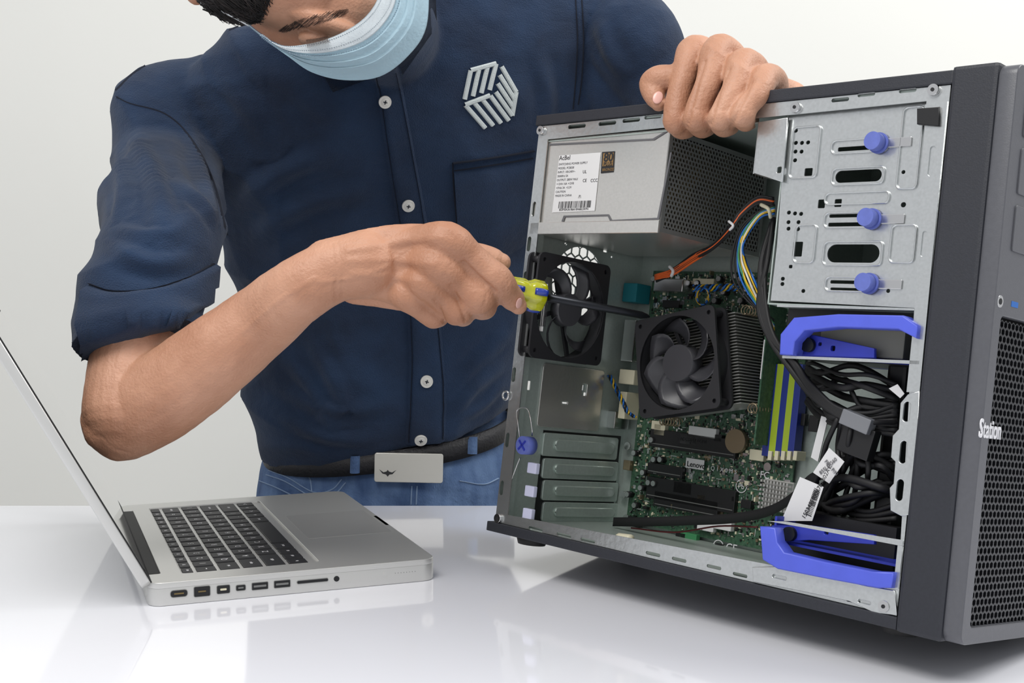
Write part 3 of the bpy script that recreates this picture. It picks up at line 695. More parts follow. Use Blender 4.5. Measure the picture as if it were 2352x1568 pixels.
kr=[([1]*14,['esc']+['F%d'%i for i in range(1,13)]+['']),
 ([1]*13+[1.4],list("~1234567890-=")+['delete']),
 ([1.4]+[1]*13,['tab']+list("QWERTYUIOP[]\\")),
 ([1.7]+[1]*11+[1.7],['caps']+list("ASDFGHJKL;'")+['return']),
 ([2.2]+[1]*10+[2.2],['shift']+list("ZXCVBNM,./")+['shift']),
 ([1,1,1,1.25,4.9,1.25,1,1,1,1],['fn','ctrl','alt','cmd','','cmd','alt','<','^','>'])]
a0=kx0+.0012
for ri,(ws,ls) in enumerate(kr):
    hgt=.0080 if ri==0 else .0150
    tot=sum(ws);unit=(ky1-ky0-.002)/tot;b0=ky0+.001
    for w_,l_ in zip(ws,ls):
        bw=w_*unit
        bm=bmesh.new();abox(bm,(a0,b0+.0020,.0150),(a0+hgt,b0+bw-.0020,.0174),None,.0005);me=bpy.data.meshes.new('k');bm.to_mesh(me);bm.free()
        parts=[(me,0)]
        if l_:
            cu=bpy.data.curves.new('t','FONT');cu.body=l_;cu.size=.0070 if len(l_)==1 else .0036;cu.offset=.0001;cu.align_x='CENTER';cu.align_y='CENTER';cu.resolution_u=2
            tm=curvemesh(cu,'k');tm.transform(fr((0,1,0),(-1,0,0),(0,0,1),(a0+hgt/2,b0+bw/2,.01752)));parts.append((tm,1))
        addo('key',joinme(parts,'key'),kb,[M_key,M_leg_white]);b0+=bw
    a0+=hgt+.0031
tpd=plate('trackpad',rr(.183,BW/2,.076,.105,.004),[],.0007,Matrix.Translation((0,0,.0173)),M_pad,lt)
plate('trackpad_edge',rr(.183,BW/2,.0772,.1062,.005),[],.0005,Matrix.Translation((0,0,.0173)),M_dark,tpd)
plate('opening_notch',rr(AW-.002,BW/2,.003,.045,.0014),[],.0005,Matrix.Translation((0,0,.0174)),M_perf,lt)
MS=fr((1,0,0),(0,0,1),(0,-1,0),(0,.0,0))
def port(name,x,y,wpx,hpx,r,inner=None):
    p=lp(x,y,1,0);w=.9*abs(lp(x+wpx/2,y,1,0).x-lp(x-wpx/2,y,1,0).x);h=.85*abs(lp(x,y-hpx/2,1,0).z-lp(x,y+hpx/2,1,0).z)
    z=.0088
    o=plate(name,rr(p.x,z,w,h,r),[],.0004,MS,M_dark,lt)  # flat dark plate on the surface, its colour standing for the recess shade
    plate('port_rim',rr(p.x,z,w+.0008,h+.0008,r+.0003),[rr(p.x,z,w,h,r)],.0006,MS,M_perf,o)
    if inner: plate('port_contacts',rr(p.x,z,w*inner[0],h*inner[1],.0004),[],.0003,fr((1,0,0),(0,0,1),(0,-1,0),(0,-.0004,0)),inner[2],o)
port('power_port',411,1361,42,17,.002,(.6,.25,M_gold))
port('network_port',464,1357,40,26,.001,(.5,.15,M_gold))
port('firewire_port',513,1353,32,21,.001,(.5,.25,M_conn))
port('display_port',553,1349,23,14,.001,(.6,.3,M_perf))
port('usb_port',597,1345,40,18,.0006,(.8,.3,M_perf))
port('usb_port',648,1339,40,18,.0006,(.8,.3,M_perf))
port('card_slot',718,1334,78,7,.001)
p=lp(773,1329,1,0);cylo('headphone_jack',(p.x,.0002,.0088),(p.x,-.0006,.0088),.0022,M_dark,lt)
p=lp(883,1321,1,0);cylo('battery_button',(p.x,.0002,.0088),(p.x,-.0003,.0088),.0020,M_alu,lt)
bm=bmesh.new()
for i in range(8): x=lp(908+i*6.5,1318,1,0).x;cyl(bm,(x,.0002,.0088),(x,-.0002,.0088),.0003,n=8)
addo('battery_light',bm2me(bm,'battery_light'),lt,M_perf)
TH=math.radians(28.5)
MLid=Matrix.Translation((.004,0,.0165))@fr((-math.sin(TH),0,math.cos(TH)),(0,1,0),(-math.cos(TH),0,-math.sin(TH)),(0,0,0))
ld=empty('lid');ld.parent=lt
lm_=platemesh([rr(AW/2,BW/2,AW,BW,.010,6)],[],.0056,MLid@Matrix.Translation((0,0,.0016)),'lid_shell',.0012)
addo('lid_shell',lm_,ld,M_alu)
plate('display_gasket',rr(AW/2,BW/2,AW-.001,BW-.001,.009,6),[],.0016,MLid,M_rub,ld)
plate('screen',rr(AW/2+.004,BW/2,AW-.014,BW-.006,.006,6),[],.0006,MLid@Matrix.Translation((0,0,-.0004)),M_glass,ld)
# ======================= SCREWDRIVER =======================
yh=Yp(1250,681)-.075
B0=Wp(1250,681,yh+.012);TIPp=MPC@Q(1492,727,.045)
ax=(TIPp-B0).normalized();x_=ax.orthogonal().normalized();y_=ax.cross(x_)
MSd=fr(x_,y_,ax,B0);sd=empty('screwdriver',MSd);top(sd,'screwdriver with translucent yellow and blue handle held in the hand','screwdriver')
SLn=(TIPp-B0).length
def lathe(name,prof,m,par,lob=0,amp=0,n=48,ph=0):
    bm=bmesh.new();R_=[]
    for z,r in prof:
        row=[]
        for i in range(n):
            t=2*math.pi*i/n;q=r*(1-amp*(.5+.5*math.cos(lob*t+ph))) if lob else r
            row.append(bm.verts.new((q*math.cos(t),q*math.sin(t),z)))
        R_.append(row)
    for A,B in zip(R_,R_[1:]):
        for k in range(n): bm.faces.new((A[k],A[(k+1)%n],B[(k+1)%n],B[k])).smooth=True
    bm.faces.new(R_[0]);bm.faces.new(R_[-1]);return addo(name,bm2me(bm,name),par,m)
HR=37*B0.y/F
HB=.062
hd=lathe('handle',[(-HB,HR*.55),(-HB+.003,HR*.78),(-.050,HR*.84),(-.030,HR*.9),(-.020,HR*.92),(-.0165,HR*.82),(-.014,HR*.88),(-.011,HR),(-.002,HR*.98),(0,HR*.8)],M_sy,sd,6,.12)
for k in range(3):
    t=2*math.pi*(k*2)/6;bm=bmesh.new()
    for z0,z1,q in ((-.050,-.022,.74),(-.0125,-.0012,.885)):
        c=Vector((math.cos(t),math.sin(t),0));n4=[(c*HR*q+Vector((0,0,z0)),.0030),(c*HR*(q+.03)+Vector((0,0,(z0+z1)/2)),.0034),(c*HR*q+Vector((0,0,z1)),.0030)]
        tube(bm,n4,seg=12,sub=3,cap=False)
    addo('handle_inlay',bm2me(bm,'handle_inlay',True),hd,M_sb)
lathe('shaft',[(-.02,.0038),(SLn-.008,.0034),(SLn-.003,.0022),(SLn,.001)],M_shaft,sd,n=20)
# ======================= PERSON =======================
def N(x,y,Y,r): return (Wp(x,y,Y),r*Y/F)
YB=YT+.02+.115
YS=YB-.17
bm=bmesh.new()
YE=yh+.02;YW=yh-.03
tube(bm,[N(360,600,YE+.075,70),N(332,700,YE+.04,86),N(306,830,YE+.02,97),N(288,940,YE,98)],seg=24)
tube(bm,[N(284,962,YE,98),N(345,925,YE-.005,104),N(412,882,YE-.01,102),N(505,811,YE-.015,95),N(600,737,YE-.02,85),N(685,668,YW,77),N(770,622,YW,73),N(840,608,YW,79)],seg=24,flat=.86)
tube(bm,[N(250,985,YE-.006,58),N(272,1012,YE-.004,48)],seg=20)
tube(bm,[N(760,620,YW,73),N(840,606,YW,79),N(920,600,YW+.001,86),N(985,600,YW+.004,84),N(1015,605,YW+.006,70)],flat=.38,seg=24)
tube(bm,[N(820,640,YW+.012,60),N(930,650,YW+.014,64),N(985,665,YW+.018,52)],flat=.5,seg=20)
tube(bm,[N(830,590,YW+.012,48),N(930,580,YW+.02,48),N(1030,590,YW+.035,42),N(1095,590,YW+.05,34),N(1140,600,YW+.052,28),N(1152,602,YW+.052,22)],seg=20)
# web of skin that closes the grip between index and middle finger
tube(bm,[N(1020,590,YW+.006,44),N(1070,632,YW+.008,40),N(1112,662,YW+.010,32),N(1135,672,YW+.014,22)],flat=.6,seg=18)
def chain(nodes,**k): tube(bm,[N(*q) for q in nodes],**k)
K=YW-.004
# fingers: index, middle, ring, little
chain([(860,578,K+.004,30),(950,550,K+.002,30),(1025,550,K-.009,43),(1075,588,K-.002,38),(1112,619,K+.001,37),(1143,645,K+.002,38),(1164,670,K+.014,31),(1181,690,K+.022,28),(1191,702,K+.024,20)])
chain([(860,604,K+.002,28),(940,596,K+.001,28),(1002,610,K-.011,41),(1054,650,K-.001,36),(1097,682,K+.001,42)])
chain([(1097,682,K+.001,40),(1110,703,K+.022,32),(1101,703,K+.045,29),(1070,690,K+.056,25)])
chain([(860,632,K+.003,28),(930,636,K+.002,28),(976,652,K-.007,38),(1018,686,K,33),(1050,710,K+.003,38)])
chain([(1050,710,K+.003,36),(1064,723,K+.024,28),(1056,717,K+.044,27),(1030,700,K+.054,24)])
chain([(850,658,K+.005,28),(900,668,K+.005,30),(938,684,K,35),(970,707,K+.006,29),(996,724,K+.011,31)])
chain([(996,724,K+.011,29),(1008,726,K+.03,24),(1000,718,K+.046,23),(980,702,K+.054,21)])
# --- second arm/hand on the tower top ---
def N2(x,y,o,r):
    Y=Yp(x,min(max(y,0),1500))+o;return N(x,y,Y,r)
def ch2(nodes,**k): tube(bm,[N2(*q) for q in nodes],**k)
ch2([(1690,200,.10,40),(1650,150,.05,36),(1595,116,.016,36),(1573,172,-.004,30),(1557,232,-.014,29),(1552,278,-.017,31)])
ch2([(1552,278,-.017,29),(1566,294,.002,26),(1580,292,.016,24)])
ch2([(1710,205,.10,40),(1692,150,.05,36),(1650,115,.014,37),(1630,182,-.008,31),(1608,240,-.017,30),(1600,272,-.020,32)])
ch2([(1600,272,-.020,30),(1610,290,.0,27),(1624,290,.016,24)])
ch2([(1740,215,.10,38),(1737,172,.05,36),(1706,147,.014,36),(1688,202,-.008,30),(1666,246,-.017,29),(1655,272,-.020,31)])
ch2([(1655,272,-.020,29),(1662,288,.0,27),(1676,286,.016,24)])
ch2([(1775,225,.10,36),(1777,190,.05,33),(1759,178,.016,32),(1742,214,-.004,27),(1716,244,-.014,27),(1706,265,-.017,29)])
ch2([(1706,265,-.017,27),(1711,278,.0,25),(1722,276,.014,22)])
ch2([(1680,180,.055,52),(1725,200,.076,50),(1775,215,.10,44),(1815,228,.125,42)],seg=22,flat=.8)
ch2([(1660,200,.06,36),(1610,185,.022,32),(1560,178,-.002,28),(1515,183,-.012,32),(1497,196,-.014,29),(1505,222,-.016,26),(1513,237,-.016,19)])
EL=Wp(1830,345,1.42)
w1=N2(1815,228,.125,42)
tube(bm,[w1,(Wp(1835,275,w1[0].y+.12),44*1.2/F),(EL,50*1.4/F)],seg=22)
tube(bm,[(EL,50*1.4/F),N(1660,290,1.46,56),N(1500,160,1.50,60),N(1400,90,1.52,60)],seg=22)
# head / neck / slim core
HY=1.20
blob(bm,Wp(660,-150,HY+.01),(Vector((1,0,.2)),Vector((0,0,1))),(.070,.080,.085))
blob(bm,Wp(705,-78,HY),(Vector((1,0,0)),Vector((0,0,1))),(185*HY/F,.078,185*HY/F))
blob(bm,Wp(790,10,HY+.005),(Vector((1,0,0)),Vector((0,0,1))),(128*HY/F,.062,132*HY/F))
blob(bm,Wp(735,48,HY-.046),(Vector((1,0,-.35)),Vector((0,0,1))),(.040,.014,.010))
blob(bm,Wp(728,92,HY-.036),(Vector((1,0,-.15)),Vector((0,0,1))),(.018,.012,.009))
tube(bm,[N(700,-70,HY+.02,36),N(560,-35,HY-.01,30),N(452,-14,HY-.03,26)],seg=14)
tube(bm,[N(840,-20,HY+.06,90),N(870,40,HY+.15,76),N(910,140,HY+.28,60)],seg=24)
tube(bm,[N(470,350,YS+.03,30),N(700,240,1.47,45),N(910,140,1.49,60),N(1150,130,1.5,60),N(1400,90,1.52,60)],seg=16,sub=4)
tube(bm,[N(360,600,YE+.075,60),N(375,470,(YS+YE)/2+.05,45),N(400,400,YS-.02,40),N(470,350,YS+.03,30)],seg=16)
tube(bm,[N(900,150,1.50,60),N(900,600,YB-.02,110),N(900,960,YB+.01,100)],seg=16,sub=4)
def bdisp(c,n): return .0003*noise.noise(c*120)+.0006*noise.noise(c*45)
bodyme=remesh(bm,'person',.0017,2,.5,bdisp)
body=addo('person',bodyme,None,None);bodyme.materials.clear();bodyme.materials.append(M_skin)
top(body,'person in navy shirt and mask bending over tower, holding a screwdriver','person')
bb=bvhof(bodyme)
# skin creases (depth>0) and tendons / veins (depth<0) shaped into the mesh
cr=[([(1066,602),(1100,636),(1136,668)],.0022,.0018),([(1036,656),(1052,690),(1070,735)],.0020,.0018),([(1000,690),(1012,716),(1024,742)],.0018,.0018),
 ([(1150,626),(1168,650)],.0008,.0012),([(1142,634),(1160,658)],.0008,.0012),([(1178,662),(1192,678)],.0007,.0011),([(1076,660),(1112,662)],.0005,.0012),([(1122,660),(1106,716)],.0005,.0012),
 ([(1618,140),(1600,200),(1576,300)],.0020,.0018),([(1674,160),(1650,220),(1628,298)],.0020,.0018),([(1726,190),(1704,235),(1680,292)],.0018,.0018),
 ([(1530,170),(1536,205)],.0006,.0011),([(1540,252),(1572,254)],.0006,.0011),([(1588,250),(1618,252)],.0006,.0011),([(1644,250),(1672,252)],.0006,.0011),([(1575,165),(1600,170)],.0004,.0011),
 ([(762,560),(770,620),(772,690)],.0006,.0016),([(775,555),(784,610),(786,680)],.0005,.0016),
 ([(800,575),(880,560),(960,548),(1010,548)],-.0011,.0034),([(800,600),(890,596),(990,606)],-.0010,.0032),([(810,630),(890,634),(960,648)],-.0009,.0032),
 ([(700,650),(800,640),(880,615),(930,575),(980,565)],-.0008,.0020),([(560,760),(640,690),(720,640)],-.0008,.0025),
 ([(1010,528),(1040,540),(1050,566)],.0005,.0013),([(996,590),(1020,600),(1028,622)],.0004,.0013),
 ([(1610,96),(1680,140),(1760,190)],-.0006,.0025),([(232,1000),(262,1030),(300,1040)],.0006,.0016)]
pts=[]
for q,dp,sg in cr:
    for p in crv([Vector((x,y,0)) for x,y in q],12):
        h=hit(bb,p.x,p.y)
        if h: pts.append((h[0],dp,sg))
kd=KDTree(len(pts))
for i,(p,_,_) in enumerate(pts): kd.insert(p,i)
kd.balance()
nn=[v.normal.copy() for v in bodyme.vertices]
for v,n in zip(bodyme.vertices,nn):
    if v.co.y>1.25 : continue
    c,i,d=kd.find(v.co)
    if d<.009: v.co=v.co-n*(pts[i][1]*math.exp(-(d/pts[i][2])**2))
bb=bvhof(bodyme)
def nail(x,y,rx,rz,ang,name='fingernail'):
    h=hit(bb,x,y,.0)
    if not h:return
    n=h[1];t=Vector((math.cos(ang),0,math.sin(ang)));t=(t-n*t.dot(n)).normalized();b_=n.cross(t)
    b2=bmesh.new();bmesh.ops.create_uvsphere(b2,u_segments=16,v_segments=10,radius=1,matrix=fr(t,b_,n,h[0])@Matrix.Diagonal((rx,rz,.0011,1)))
    addo(name,bm2me(b2,name,True),body,M_nail)
nail(1511,224,.0060,.0044,math.radians(70));nail(1192,696,.0056,.0038,math.radians(-60))
# ---- shirt ----
def ringrow(bm,row,seg=56,ex=.85):
    xL,yL,YL,xR,yR,YR,hd_=row[:7];tl=row[7] if len(row)>7 else 0
    A=Wp(xL,yL,YL);B=Wp(xR,yR,YR);c=(A+B)/2;X=(B-A)/2;n=Vector((0,0,1)).cross(X).normalized()
    o=[]
    for k in range(seg):
        t=2*math.pi*k/seg;cs,sn=math.cos(t),math.sin(t)
        cs=math.copysign(abs(cs)**ex,cs);sn=math.copysign(abs(sn)**ex,sn)
        o.append(bm.verts.new(c+X*cs+n*hd_*sn+Vector((0,0,tl*sn))))
    return o
def loft(bm,rows,seg=56,ex=.85,cap=True):
    R_=[ringrow(bm,r,seg,ex) for r in rows]
    for A,B in zip(R_,R_[1:]):
        for k in range(seg): bm.faces.new((A[k],A[(k+1)%seg],B[(k+1)%seg],B[k])).smooth=True
    if cap: bm.faces.new(R_[0][::-1]);bm.faces.new(R_[-1])
bm=bmesh.new()
rows=[(600,1044,YB,1176,916,YB+.02,.109,.022),(586,996,YB,1186,895,YB+.02,.120,.020),(566,920,YB-.01,1205,860,YB+.02,.122,.010),(555,820,YB-.02,1220,790,YB+.02,.120),(545,700,YB-.04,1240,690,YB+.02,.116),(520,600,YB-.06,1265,590,YB+.02,.116),(485,490,YB-.10,1300,480,YB+.01,.118),(440,380,YB-.13,1345,360,YB-.01,.122),(400,290,YB-.155,1390,240,YB-.03,.122),(385,220,YB-.17,1430,130,YB-.05,.115),(430,150,YB-.18,1450,40,YB-.06,.105),(520,85,YB-.19,1420,-40,YB-.07,.09),(640,30,YB-.2,1330,-90,YB-.08,.075),(740,-20,YB-.2,1180,-110,YB-.09,.06)]
loft(bm,rows)
tube(bm,[N(480,215,YS+.02,95),N(385,262,YS-.01,118),N(378,400,YS-.05,124),N(374,520,YE+.10,138),N(352,630,YE+.055,142),N(322,720,YE+.035,150),N(328,796,YE+.02,166)],seg=32,cap=True,ecap=False,flat=.85)
tube(bm,[N(1360,60,YB-.06,105),N(1450,92,1.50,108),N(1500,170,1.50,100),N(1600,260,1.47,88),N(1740,330,1.44,76)],seg=28)
tube(bm,[N(1370,150,1.53,80),N(1430,230,1.53,78),N(1500,280,1.52,70)],seg=24)
tube(bm,[N(862,10,HY+.115,112),N(890,70,HY+.20,116),N(925,180,HY+.33,110)],seg=28,cap=False)
tube(bm,[N(700,60,HY+.24,70),N(850,110,HY+.235,80),N(1000,60,HY+.25,80)],seg=24)
# long pulled folds of cloth, given as lines on the garment: (points, height, width)
FL=[([(300,300),(360,420),(380,560)],.006,.011),([(440,300),(470,420),(500,520)],.006,.010),([(250,560),(340,600),(450,590)],.006,.009),([(240,520),(330,540),(430,520)],.005,.009),([(420,420),(470,470),(510,530)],.005,.008),([(270,330),(280,430),(262,520)],.004,.009),
 ([(560,560),(700,470),(860,430)],.005,.012),([(540,480),(640,400),(780,340)],.005,.012),([(620,880),(760,940),(900,930)],.005,.010),([(620,940),(740,1000),(860,1010)],.005,.009),([(640,800),(720,900),(760,980)],.004,.010),([(1160,840),(1080,900),(1040,960)],.005,.009),([(1170,760),(1090,840),(1040,900)],.004,.009),([(1060,960),(1110,930),(1160,880)],.004,.008),([(700,760),(760,860),(800,960)],.004,.010),
 ([(1230,120),(1260,220),(1250,320)],.004,.010),([(1370,40),(1400,120),(1440,180)],.005,.010),([(600,150),(700,220),(800,300)],.004,.013),([(480,130),(560,230),(620,340)],.004,.013)]
def sdisp(c,n):
    q=Vector((c.x*3.6+c.z*4.5,c.y*3.5,c.z*4-c.x*4.5));a=max(0,1-abs(noise.noise(q))*2.4)**1.6
    q2=Vector((c.x*8-c.z*6,c.y*7,c.z*11+c.x*5));b_=max(0,1-abs(noise.noise(q2))*3)**1.5
    arm=c.x<-.27
    w=1.2 if arm else (.4+.7*max(0,min(1,(1.12-c.z)*4)))
    return (.0068*(a-.4)+.0026*(b_-.3))*w
shme=remesh(bm,'shirt',.0038,3,.5,sdisp)
sb=bvhof(shme)
pts=[]
for q,hg,wd in FL:
    C=crv([Vector((x,y,0)) for x,y in q],14)
    for i,p in enumerate(C):
        h=hit(sb,p.x,p.y)
        if h: pts.append((h[0],hg*1.15*math.sin(math.pi*(i+.5)/(len(C))),wd*.85))
kd=KDTree(len(pts))
for i,(p,_,_) in enumerate(pts): kd.insert(p,i)
kd.balance()
nn=[v.normal.copy() for v in shme.vertices]
for v,n in zip(shme.vertices,nn):
    c,i,d=kd.find(v.co)
    if d<.04:
        w=pts[i][2];v.co=v.co+n*pts[i][1]*(math.exp(-(d/w)**2)-.45*math.exp(-((d-1.9*w)/(w*.8))**2))
shirt=addo('shirt',shme,body,None);shme.materials.clear();shme.materials.append(M_shirt)
sb=bvhof(shme)
pk=addo('placket',stripm(sb,[(854,150),(868,240),(886,370),(907,500),(926,640),(936,800),(934,900),(928,1020)],[(916,150),(938,260),(960,380),(982,500),(1004,640),(1020,800),(1028,900),(1026,1012)],.0038,'placket',10,6),shirt,M_shirt)
for q in ([(864,160),(878,250),(896,375),(917,505),(936,645),(946,800),(944,900),(938,1014)],[(908,160),(929,262),(951,382),(972,502),(994,642),(1010,800),(1018,900),(1016,1006)]):
    addo('stitching',linem(sb,q,3.5,.0048,'stitching'),pk,M_seam)
for x,y in ((883,233),(937,469),(979,875),(966,1006)):
    h=hit(sb,x,y,.0038)
    if not h: continue
    n=h[1];t=n.orthogonal().normalized();b2=bmesh.new()
    r=15*h[0].y/F;Mb=fr(t,n.cross(t),n,h[0]);cyl(b2,Mb@Vector((0,0,0)),Mb@Vector((0,0,.0022)),r,r*.95,26)
    bo=addo('button',bm2me(b2,'button'),shirt,M_btn);b2=bmesh.new()
    bmesh.ops.create_uvsphere(b2,u_segments=20,v_segments=8,radius=1,matrix=Mb@Matrix.Translation((0,0,.0022))@Matrix.Diagonal((r*.62,r*.62,.0006,1)));addo('button_well',bm2me(b2,'button_well',True),bo,M_btn)
    b2=bmesh.new()
    for a in (30,120): abox(b2,(-r*.3,-.0005,.0026),(r*.3,.0005,.0034),Mb@Matrix.Rotation(math.radians(a),4,'Z'))
    addo('button_thread',bm2me(b2,'button_thread'),bo,M_seam)
addo('chest_pocket',stripm(sb,[(1040,374),(1130,362),(1228,346)],[(1052,560),(1140,600),(1222,560)],.0035,'chest_pocket',8,8),shirt,M_shirt)
for q in ([(1040,374),(1130,362),(1226,346)],[(1040,374),(1042,430),(1050,520),(1054,560)],[(1042,390),(1130,378),(1222,362)],[(1322,0),(1326,90),(1322,180),(1316,250)],[(1336,0),(1340,90),(1336,180),(1328,240)],[(266,208),(320,160),(420,112),(548,62)],[(268,222),(300,238),(380,262),(440,320),(490,420),(520,540)]):
    addo('seam',linem(sb,q,4,.0044 if q[0][0]>1030 and q[0][0]<1100 else .0018,'seam'),shirt,M_seam)
# embroidered isometric cube built of parallel bars
eT,eTL,eL,eB,eBR,eR,eC=[Vector(p) for p in ((1143,143),(1079,160),(1064,240),(1113,296),(1172,277),(1187,210),(1127,216))]
em=[]
def face(P0,P1,P2,P3,n,caps,e0=.03,e1=.97):
    def at(i,f):
        t=(i+.15)/(n-1+.3);return P0.lerp(P3,t).lerp(P1.lerp(P2,t),f)
    for i in range(n): em.append((at(i,e0),at(i,e1)))
    for i,e in caps: em.append((at(i,e0 if e==0 else e1),at(i+1,e0 if e==0 else e1)))
face(eL,eB,eBR,eC,4,((0,0),(1,0),(2,0)))
face(eL+Vector((0,-9)),eTL,eT,eC+Vector((0,-9)),4,((0,1),(1,1),(2,1)))
face(eT+Vector((8,4)),eR,eBR+Vector((5,-8)),eC+Vector((9,-5)),4,((0,1),(1,1),(2,1)))
mes=[]
for a,b in em:
    k=4;mes.append((linem(sb,[tuple(a.lerp(b,j/k)) for j in range(k+1)],12,.0022,'e',1,False,6),0))
addo('embroidered_emblem',joinme(mes,'embroidered_emblem'),shirt,M_emb)
cf_=addo('rolled_cuff',stripm(sb,[(204,650),(260,668),(340,664),(420,640),(490,600)],[(170,858),(240,806),(330,765),(420,742),(480,694)],.008,'rolled_cuff',8,10),shirt,M_shirt)
addo('cuff_seam',linem(sb,[(206,652),(262,670),(342,666),(420,642),(488,604)],4,.0035,'cuff_seam'),shirt,M_seam)
def flap(pts,Y0,Y1,name):
    b2=bmesh.new();G=[]
    (a,b_,c,d)=pts
    for i in range(7):
        r=[]
        for j in range(7):
            s_=i/6;t=j/6
            x=(a[0]*(1-s_)+b_[0]*s_)*(1-t)+(d[0]*(1-s_)+c[0]*s_)*t;y=(a[1]*(1-s_)+b_[1]*s_)*(1-t)+(d[1]*(1-s_)+c[1]*s_)*t
            h=hit(sb,x,y,.006);Y=h[0].y if h else Y0
            r.append(b2.verts.new(Wp(x,y,Y-.003*math.sin(math.pi*t))))
        G.append(r)
    for i in range(6):
        for j in range(6): b2.faces.new((G[i][j],G[i+1][j],G[i+1][j+1],G[i][j+1]))
    bmesh.ops.solidify(b2,geom=b2.faces[:],thickness=.002)
    return addo(name,bm2me(b2,name,True),shirt,M_shirt)
flap([(700,100),(870,100),(878,170),(765,212)],1.30,1.36,'collar')
flap([(890,60),(1000,-20),(1004,60),(925,172)],1.32,1.36,'collar')
# ---- jeans, belt ----
bm=bmesh.new()
YJ=YB+.005
loft(bm,[(612,1020,YJ,1170,945,YJ+.02,.101,.022),(602,1060,YJ,1174,985,YJ+.02,.110,.022),(592,1105,YJ,1184,1050,YJ+.02,.116,.016),(586,1180,YJ,1190,1170,YJ+.02,.120),(584,1280,YJ,1192,1280,YJ+.02,.118),(600,1360,YJ,1180,1360,YJ+.02,.105)])
for x0,x1 in ((735,720),(1035,1060)):
    a=Wp(x0,1240,YJ);b_=Wp(x1,1240,YJ);tube(bm,[(a,.095),(Vector((b_.x,YJ+.02,.46)),.072),(Vector((b_.x,YJ+.05,.12)),.055),(Vector((b_.x,YJ+.05,.05)),.055)],seg=24,ecap=False)
def jd(c,n): return .004*noise.noise(Vector((c.x*16,c.y*10,c.z*30+c.x*12)))
jme=remesh(bm,'jeans',.005,3,.5,jd);jeans=addo('jeans',jme,body,None);jme.materials.clear();jme.materials.append(M_jean)
jb=bvhof(jme)
for q in ([(618,1080),(660,1096),(720,1130),(762,1124),(785,1100)],[(1055,1104),(1110,1112),(1145,1098)],[(946,1116),(944,1158)],[(612,1090),(656,1106),(718,1140),(768,1133),(794,1108)],[(700,1080),(712,1100),(716,1128)],[(596,1104),(640,1122),(700,1152)],[(958,1116),(956,1158)]):
    addo('jeans_seam',linem(jb,q,4,.002,'jeans_seam'),jeans,M_jseam)
for x in (720,1060):
    b2=bmesh.new();xx=Wp(x,1240,YJ).x;c=Vector((xx,YJ+.03,.04))
    tube(b2,[(c+Vector((0,.05,0)),.042),(c+Vector((0,-.05,0)),.040),(c+Vector((0,-.13,-.005)),.034)],seg=20,flat=.9);addo('shoe',remesh(b2,'shoe',.006,3),body,M_shoe)
bm=bmesh.new()
def bring(dy,g):
    return ringrow(bm,(609-g*.3,1026+dy,YJ,1172+g,956+dy,YJ+.02,.1115+g*.0005,.023),72)
r1,r2,r3,r4=bring(-24,2),bring(-24,9),bring(20,9),bring(20,2)
for A,B in ((r1,r2),(r2,r3),(r3,r4),(r4,r1)):
    for k in range(72): bm.faces.new((A[k],A[(k+1)%72],B[(k+1)%72],B[k])).smooth=True
bme=bm2me(bm,'belt');belt=addo('belt',bme,body,M_belt);btb=bvhof(bme)
h=hit(btb,940,1062) or hit(btb,940,1050)
if h:
    h=(Wp(940,1068,h[0].y),h[1])
    Mb=fr((1,0,-.02),(.02,0,1),(0,-1,0),h[0]+Vector((0,-.005,0)));a=h[0].y/F
    bk=plate('belt_buckle',rr(0,-4*a,158*a,68*a,.003),[],.003,Mb,M_buck,belt,.0006)
    plate('buckle_emblem',[(x*a,y*a) for x,y in [(-68,-8),(-58,-15),(-51,-13),(-48,-9),(-45,-13),(-38,-15),(-28,-9),(-37,-19),(-44,-20),(-48,-25),(-52,-20),(-60,-18)]],[],.0004,Mb@Matrix.Translation((0,0,.0034)),M_ink,bk)
for x,y in ((816,1072),(1086,1036)):
    addo('belt_loop',stripm(btb,[(x-12,y-34),(x-14,y+30)],[(x+12,y-34),(x+11,y+30)],.0045,'belt_loop',8,4),jeans,M_jean)
# ---- mask ----
topc=crv([Vector(p+(0,)) for p in ((570,56),(605,82),(645,104),(700,102),(760,86),(815,58),(850,26),(872,-14),(885,-60))],6)
botc=crv([Vector(p+(0,)) for p in ((571,60),(618,98),(662,130),(716,166),(790,184),(872,176),(938,128),(980,60),(986,-60))],6)
def maskpatch(name,t0,t1,off,m,par,nt_=10,s0=0,s1=1):
    b2=bmesh.new();G=[];n_=len(topc)
    for i in range(int(s0*(n_-1)),int(s1*(n_-1))+1):
        s_=i/(n_-1);r=[]
        for j in range(nt_+1):
            t=t0+(t1-t0)*j/nt_;p=topc[i].lerp(botc[i],t)
            bul=.042*math.sin(math.pi*min(1,max(0,.06+.75*s_)))**.8*(math.sin(math.pi*(.30+.50*t)))**.8
            u_=(t-.40)*6.5
            pl_=(.0022*(1-(u_%1))*min(1,s_*5)) if 0<u_<3 else 0
            pl_+=.0012*noise.noise(Vector((s_*7,t*5,1)))
            Y=HY-.036-bul-pl_-off+.012*t
            r.append(b2.verts.new(Wp(p.x,p.y,Y)))
        G.append(r)
    for A,B in zip(G,G[1:]):
        for j in range(nt_): b2.faces.new((A[j],A[j+1],B[j+1],B[j]))
    bmesh.ops.solidify(b2,geom=b2.faces[:],thickness=.001)
    return addo(name,bm2me(b2,name,True),par,m)
mk=maskpatch('face_mask',0,1,0,M_mask,body,56)
maskpatch('mask_border',0,.32,.0012,M_maskw,mk,12)
mbv=bvhof(mk.data)
mes=[]
